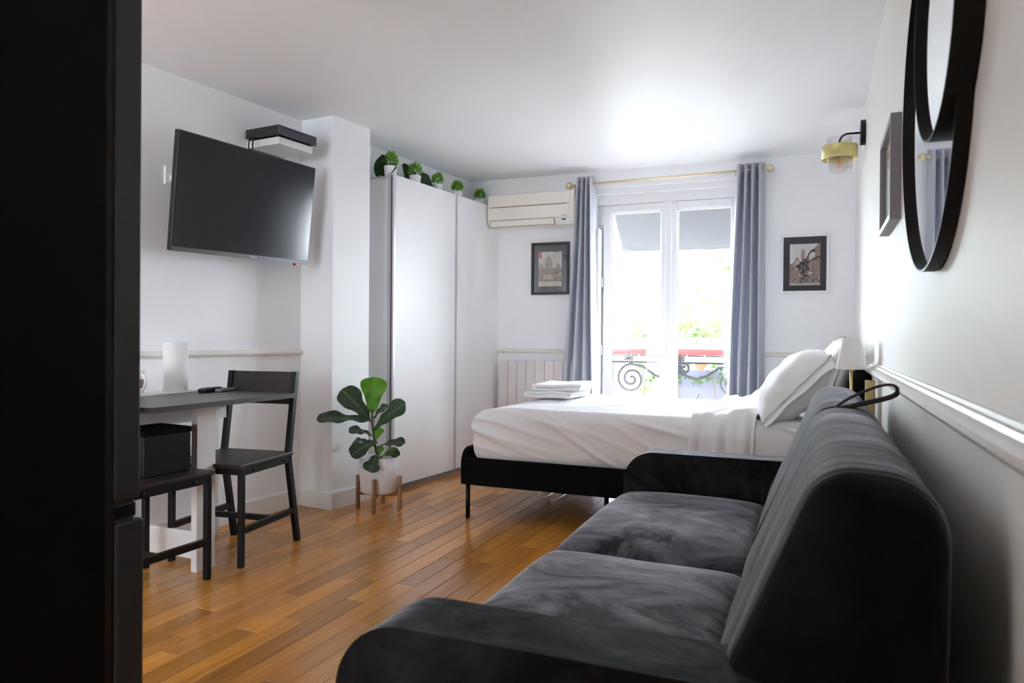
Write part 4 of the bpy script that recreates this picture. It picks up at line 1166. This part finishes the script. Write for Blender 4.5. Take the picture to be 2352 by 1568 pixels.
# ------------------------------------------------------------------ plants on the wardrobe
def bush(seed, r=.055, h=.11):
    rr = random.Random(seed); V = []; Fc = []; vals = []
    for i in range(240):
        th = rr.uniform(0, 2*PI); ph = math.acos(rr.uniform(-.35, 1)); rad = rr.uniform(.55, 1.0)
        d = Vector((math.sin(ph)*math.cos(th), math.sin(ph)*math.sin(th), math.cos(ph)))
        shape = 1-.35*max(0, d.z)
        base = Vector((d.x*r*rad*.7, d.y*r*rad*.7, h*.40+d.z*h*.5*rad))
        out = (d+Vector((0, 0, .7))).normalized(); ln = rr.uniform(.022, .034); wd = rr.uniform(.0035, .0055)
        side = out.cross(Vector((rr.uniform(-1, 1), rr.uniform(-1, 1), rr.uniform(-1, 1)))).normalized()
        k = len(V); tipv = rr.uniform(.2, 1)
        V += [base, base+out*ln*.45+side*wd, base+out*ln, base+out*ln*.45-side*wd, base+out*ln*.45+out.cross(side)*wd*.5]
        Fc += [(k, k+1, k+4), (k+1, k+2, k+4), (k+2, k+3, k+4), (k+3, k, k+4)]; vals += [0, tipv*.7, tipv, tipv*.7, tipv*.5]
    return V, Fc, vals
spots = [(3.895, 'first'), (4.30, ''), (4.60, ''), (4.915, ''), (5.27, '')]
plabels = ['small bushy plant in a white pot on the wardrobe corner next to the pier', 'small bushy plant in a white pot on the wardrobe, second from the pier', 'small bushy plant in a white pot in the middle of the row on the wardrobe', 'small bushy plant in a white pot on the wardrobe, second from the air conditioner', 'small bushy plant in a white pot nearest the air conditioner on the wardrobe']
tilt = [0, .02, -.03, .04, 0]
tvals = [-3.10, -3.11, -3.12, -3.145, -3.15]
sz = [1.05, 1.0, .92, .95, .95]
for i, ((s, _), lab) in enumerate(zip(spots, plabels)):
    s = max(s, W0+.055) if i == 0 else s
    p = thing('potted_plant', lab, 'plant', LW(s, tvals[i], WH-.004), i*1.3, 'row of small potted plants on the wardrobe')
    p.scale = (sz[i],)*3
    obj('pot', lathe([(0, 0), (.034, 0), (.036, .003), (.043, .066), (.044, .070), (.040, .070), (.038, .055), (0, .055)], 28, cap=False), 'ceramic', p, True)
    V, Fc, vals = bush(20+i); f_ = obj('foliage', (V, Fc), 'bush_leaf', p); set_vein(f_, vals); f_.location = (0, 0, .055)
    obj('stem', tube([(0, 0, .05), (0, 0, .10)], .004, 6), 'bark', p)
# broad artificial leaves lying behind them
def top_leaves(label, specs):
    s0, t0 = specs[0][0][:2]
    p = thing('leaf_garland', label, 'plant', LW(s0, t0, WH-.004), 0, 'broad-leaf plants on the wardrobe')
    for (b, t, w_, nn) in specs:
        O = LW(s0, t0, WH-.004)
        leaf(LW(*b)-O, LW(*t)-O, NL*nn[0]+UPZ*nn[1]+UL*nn[2], w_, 'dark_leaf', .06, .15, p, 'leaf', .004, ell_=True)
    obj('stalk', tube([LW(*specs[0][0])-LW(s0, t0, WH-.004), LW(*specs[-1][0])-LW(s0, t0, WH-.004)+Vector((0, 0, .002))], .004, 6), 'bark', p)
top_leaves('dark broad-leaved plant lying on the wardrobe corner behind the first small pot', [((3.98, -3.20, WH+.01), (3.96, -3.13, WH+.145), .045, (1, .2, -.6)), ((4.0, -3.18, WH+.01), (3.99, -3.04, WH+.05), .05, (.8, .5, -.6)), ((4.04, -3.21, WH+.01), (4.12, -3.14, WH+.12), .035, (.8, .5, -.5))])
top_leaves('pair of broad green leaves behind the second small pot on the wardrobe', [((4.40, -3.18, WH+.0), (4.27, -3.20, WH+.155), .055, (1, .2, -.5)), ((4.42, -3.16, WH+.0), (4.55, -3.18, WH+.13), .060, (1, .2, -.5)), ((4.43, -3.16, WH+.0), (4.66, -3.15, WH+.03), .045, (.8, .6, -.4))])

# ------------------------------------------------------------------ outside the window
struct('balcony_floor', box(-2.3, 0.6, YB+.361, 6.62, -.16, -.02), 'balcony_stone')
rl = thing('balcony_railing', 'wrought iron balcony railing with red wooden handrail outside the window', 'railing', (-1.1, 6.12, 0))
obj('handrail', rbox(1.9, .055, .050, .020, (4, 1, 1), 4, center=(.05, 0, .937)), 'handrail_red', rl, True)
for z in (.905, .850, .844, .10): obj('iron_bar', box(-.9, 1.0, -.006, .006, z-.005, z+.005), 'iron', rl)
for x in (-.525, .62): obj('post', box(x-.009, x+.009, -.009, .009, -.02, .915), 'iron', rl)
def spiral(c, r0, turns, start, direction, n=60, r_end=.012):
    pts = []
    for i in range(n+1):
        t = i/n; r = r0*(1-t)+r_end*t; a = start+direction*2*PI*turns*t
        pts.append((c[0]+r*math.cos(a), 0, c[1]+r*math.sin(a)))
    return pts
def scroll(pts, r=.012): return obj('scroll', tube(pts, r, 8), 'iron', rl, True)
for base, sgn in ((-.36, 1), (.46, -1)):
    scroll(spiral((base, .705), .125, 2.1, PI*.5, 1*sgn)); scroll(spiral((base, .33), .125, 2.1, -PI*.5, -1*sgn))
    scroll([(base+sgn*.0, 0, .83), (base+sgn*.10, 0, .81), (base+sgn*.2, 0, .74), (base+sgn*.28, 0, .715), (base+sgn*.36, 0, .74), (base+sgn*.385, 0, .79)])
    scroll([(base+sgn*.0, 0, .205), (base+sgn*.12, 0, .23), (base+sgn*.25, 0, .33), (base+sgn*.33, 0, .45), (base+sgn*.25, 0, .60)])
scroll(spiral((.005, .80), .055, 1.6, -PI*.5, 1, 40)); scroll(spiral((.085, .80), .055, 1.6, -PI*.5, -1, 40))
for x in (-.385, .045, .47):   # rosettes under the handrail
    bm = bmesh.new()
    for k in range(8):
        a = 2*PI*k/8; c = Vector((x+.026*math.cos(a), 0, .878+.022*math.sin(a)))
        add_tube(bm, [(c.x+.012*math.cos(q), 0, c.z+.012*math.sin(q)) for q in [2*PI*j/10 for j in range(10)]], .005, 5, closed=True)
    add_tube(bm, [(x, -.008, .878), (x, .008, .878)], .013, 12)
    obj('rosette', bm, 'iron', rl, True)
for x, z in ((-.42, .52), (.5, .52)):
    bm = bmesh.new()
    for k in range(6):
        a = PI*k/5; add_tube(bm, [(x, 0, z), (x+.05*math.cos(a), 0, z+.035*math.sin(a)), (x+.06*math.cos(a), 0, z+.05*math.sin(a))], .006, 5)
    obj('leaf_ornament', bm, 'iron', rl, True)

def foliage(n, box_, size, seed, droop=0.0):
    rr = random.Random(seed); V = []; Fc = []; vals = []
    (x0, x1), (y0, y1), (z0, z1) = box_
    for i in range(n):
        zt = rr.random()**1.3
        c = Vector((rr.uniform(x0, x1), rr.uniform(y0, y1), z0+(z1-z0)*zt))
        d = Vector((rr.uniform(-1, 1), rr.uniform(-1, 1), rr.uniform(-.6, .8)-droop)).normalized()
        sd = d.cross(Vector((rr.uniform(-1, 1), rr.uniform(-1, 1), rr.uniform(-1, 1)))).normalized(); s = size*rr.uniform(.6, 1.2)
        nrm = d.cross(sd); k = len(V)
        V += [c, c+d*s*.35+sd*s*.42, c+d*s*.8+sd*s*.3, c+d*s*1.05, c+d*s*.8-sd*s*.3, c+d*s*.35-sd*s*.42, c+d*s*.5+nrm*s*.12]
        for a in range(6): Fc.append((k+a, k+(a+1) % 6, k+6))
        vals += [rr.random()]*7
    return V, Fc, vals
def planter(label, x0, x1, y0, seed, hi, flowers):
    p = thing('window_box', label, 'planter', ((x0+x1)/2, y0, .842), 0, 'window boxes on the railing')
    a = (x1-x0)/2
    bm = bmesh.new()
    A = [(-a+.015, -.065), (a-.015, -.065), (a-.015, .065), (-a+.015, .065)]; B = [(-a, -.08), (a, -.08), (a, .08), (-a, .08)]
    lo = [bm.verts.new((x, y, 0)) for x, y in A]; up = [bm.verts.new((x, y, .20)) for x, y in B]
    bm.faces.new(lo[::-1])
    for i in range(4): bm.faces.new((lo[i], lo[(i+1) % 4], up[(i+1) % 4], up[i]))
    t = obj('trough', bm, 'planter_white', p); solid(t, .006)
    bm = bmesh.new(); e = .012
    add_box(bm, -a-e, a+e, -.08-e, -.074, .190, .215); add_box(bm, -a-e, a+e, .074, .08+e, .190, .215); add_box(bm, -a-e, -a+.006, -.074, .074, .190, .215); add_box(bm, a-.006, a+e, -.074, .074, .190, .215)
    obj('rim', bm, 'planter_white', p)
    obj('soil', box(-a+.01, a-.01, -.07, .07, .16, .18), 'soil', p)
    for sx in (-.55, .25):
        obj('strap', tube([(sx*a, -.085, .19), (sx*a+.003, -.10, .10), (sx*a+.006, -.155, .065), (sx*a+.008, -.16, .06)], .005, 6), 'planter_white', p, True)
    V, Fc, vals = foliage(150, ((-a, a), (-.08, .08), (.19, hi)), .042, seed)
    f_ = obj('foliage', (V, Fc), 'balcony_leaf', p); set_vein(f_, vals); f_['kind'] = 'stuff'
    for (fx, fz, m_) in flowers:
        bm = bmesh.new(); r2_ = random.Random(int(fx*1000))
        for k in range(9):
            c = Vector((fx+r2_.uniform(-.035, .035), r2_.uniform(-.03, .03), fz+r2_.uniform(-.02, .02)))
            bmesh.ops.create_icosphere(bm, subdivisions=1, radius=.010, matrix=Matrix.Translation(c))
        add_tube(bm, [(fx, 0, fz-.12), (fx, 0, fz)], .002, 5)
        obj('flower', bm, m_, p)
planter('white planter trough with red flowers on the left of the balcony rail', -1.475, -1.115, 6.245, 4, .36, [(-.03, .47, 'flower_red'), (-.08, .36, 'flower_pink')])
planter('white planter trough with pink flowers on the right of the balcony rail', -1.075, -.725, 6.245, 9, .34, [(.08, .27, 'flower_pink')])
iv = thing('climbing_ivy', 'green ivy growing below the planters behind the iron railing', 'plant', (-1.1, 6.34, -.02))
V, Fc, vals = foliage(120, ((-.33, .55), (.0, .09), (.70, .86)), .052, 21, .3); o = obj('foliage', (V, Fc), 'ivy_leaf', iv); set_vein(o, vals); o['kind'] = 'stuff'
V, Fc, vals = foliage(60, ((-.42, -.20), (.0, .06), (.30, .82)), .050, 22, .3); o = obj('foliage', (V, Fc), 'balcony_leaf', iv); set_vein(o, vals); o['kind'] = 'stuff'
for x in (-.3, 0, .3): obj('stem', tube([(x, 0, 0), (x+.03, .01, .4), (x-.02, 0, .8)], .006, 6), 'bark', iv)
tp_ = thing('terracotta_pot', 'small terracotta pot tipped among the ivy behind the railing', 'pot', (-.93, 6.30, .795))
tp_.rotation_euler = (0, math.radians(28), 0)
obj('pot_wall', lathe([(0, 0), (.042, 0), (.055, .085), (.062, .085), (.062, .108), (.054, .108), (.045, .02), (0, .02)], 24, cap=False), 'terracotta', tp_, True)
gl = thing('privacy_screen', 'blue-grey screen panel standing behind the balcony railing', 'screen', (-.75, 6.46, -.02))
obj('panel', box(-.44, .75, -.01, .01, .05, .80), 'slate_blue', gl); obj('support', box(-.44, -.41, .01, .04, 0, .80), 'iron', gl); obj('support', box(.70, .73, .01, .04, 0, .80), 'iron', gl)

aw = thing('awning', 'pale grey fabric awning hanging outside above the window', 'awning', (-.85, 6.0, 2.75))
def awn(u, v):
    x = -.90+1.9*u; y = .04+.88*v
    z = -.03-.82*v - .03*math.sin(PI*u)*v + .002*math.sin(u*40)*v*v + .05*math.exp(-((u-.62+v*.2)/.09)**2)*(1-v)
    return (x, y, z)
o = obj('fabric', grid(60, 24, awn), 'awning_cloth', aw, True); solid(o, .003)
obj('cassette', box(-.92, 1.02, .031, .10, -.06, .06, .01), 'awning_cloth', aw)
obj('front_bar', tube([(-.90, .93, -.862), (1.0, .93, -.862)], .012, 8), 'awning_cloth', aw, True)

# houses and trees across the street
def house(label, x0, x1, y, z0, z1, m_, wins, roof=None):
    h = thing('town_house', label, 'building', ((x0+x1)/2, y, z0))
    cx = (x0+x1)/2
    obj('wall', box(x0-cx, x1-cx, 0, 4, 0, z1-z0), m_, h)
    for (a, b, c, d) in wins:
        f_ = obj('window', box(a-cx-.08, b-cx+.08, -.06, .02, c-z0-.08, d-z0+.08), 'planter_white', h); obj('pane', box(a-cx, b-cx, -.075, -.055, c-z0, d-z0), 'facade_window', f_)
    if roof: 
        obj('roof', prism([(-.3, z1-z0), (4.2, z1-z0), (2.6, z1-z0+roof), (1.0, z1-z0+roof)], 'x', x0-cx-.2, x1-cx+.2), 'facade_green', h)
    obj('cornice', box(x0-cx-.15, x1-cx+.15, -.2, .1, z1-z0-.25, z1-z0), 'facade_green', h)
house('pale house with a green cornice across the street at the left of the view', -7.6, -4.3, 19.0, -9, 1.6, 'facade_pale', [(-6.6, -6.0, .0, .7), (-5.4, -4.8, .0, .7), (-6.6, -6.0, -2.4, -1.2), (-5.4, -4.8, -2.4, -1.2)], 1.2)
house('wide pale apartment house across the street behind the trees', -3.6, 8.0, 26.0, -9, 3.0, 'facade_pale', [(-2.4, -1.6, .4, 1.6), (-.4, .4, .4, 1.6), (1.6, 2.4, .4, 1.6), (-2.4, -1.6, -3, -1.4), (-.4, .4, -3, -1.4)], 1.6)
struct('street', box(-150, 150, FY1, 300, -9.3, -9.0), 'asphalt')
def tree(label, x, y, z, r, seed):
    t = thing('street_tree', label, 'tree', (x, y, -9.0), 0, 'street trees')
    obj('trunk', tube([(0, 0, 0), (.1, 0, 4), (0, .1, z+9-r*.4)], .18, 8, radii=[.22, .17, .08]), 'bark', t, True)
    V, Fc, vals = foliage(420, ((-r, r), (-r*.7, r*.7), (z+9-r, z+9+r)), .34, seed); o = obj('crown', (V, Fc), 'tree_leaf', t); set_vein(o, vals); o['kind'] = 'stuff'
tree('light green street tree seen through the right window sash', -1.7, 14.0, 2.0, 1.5, 31)
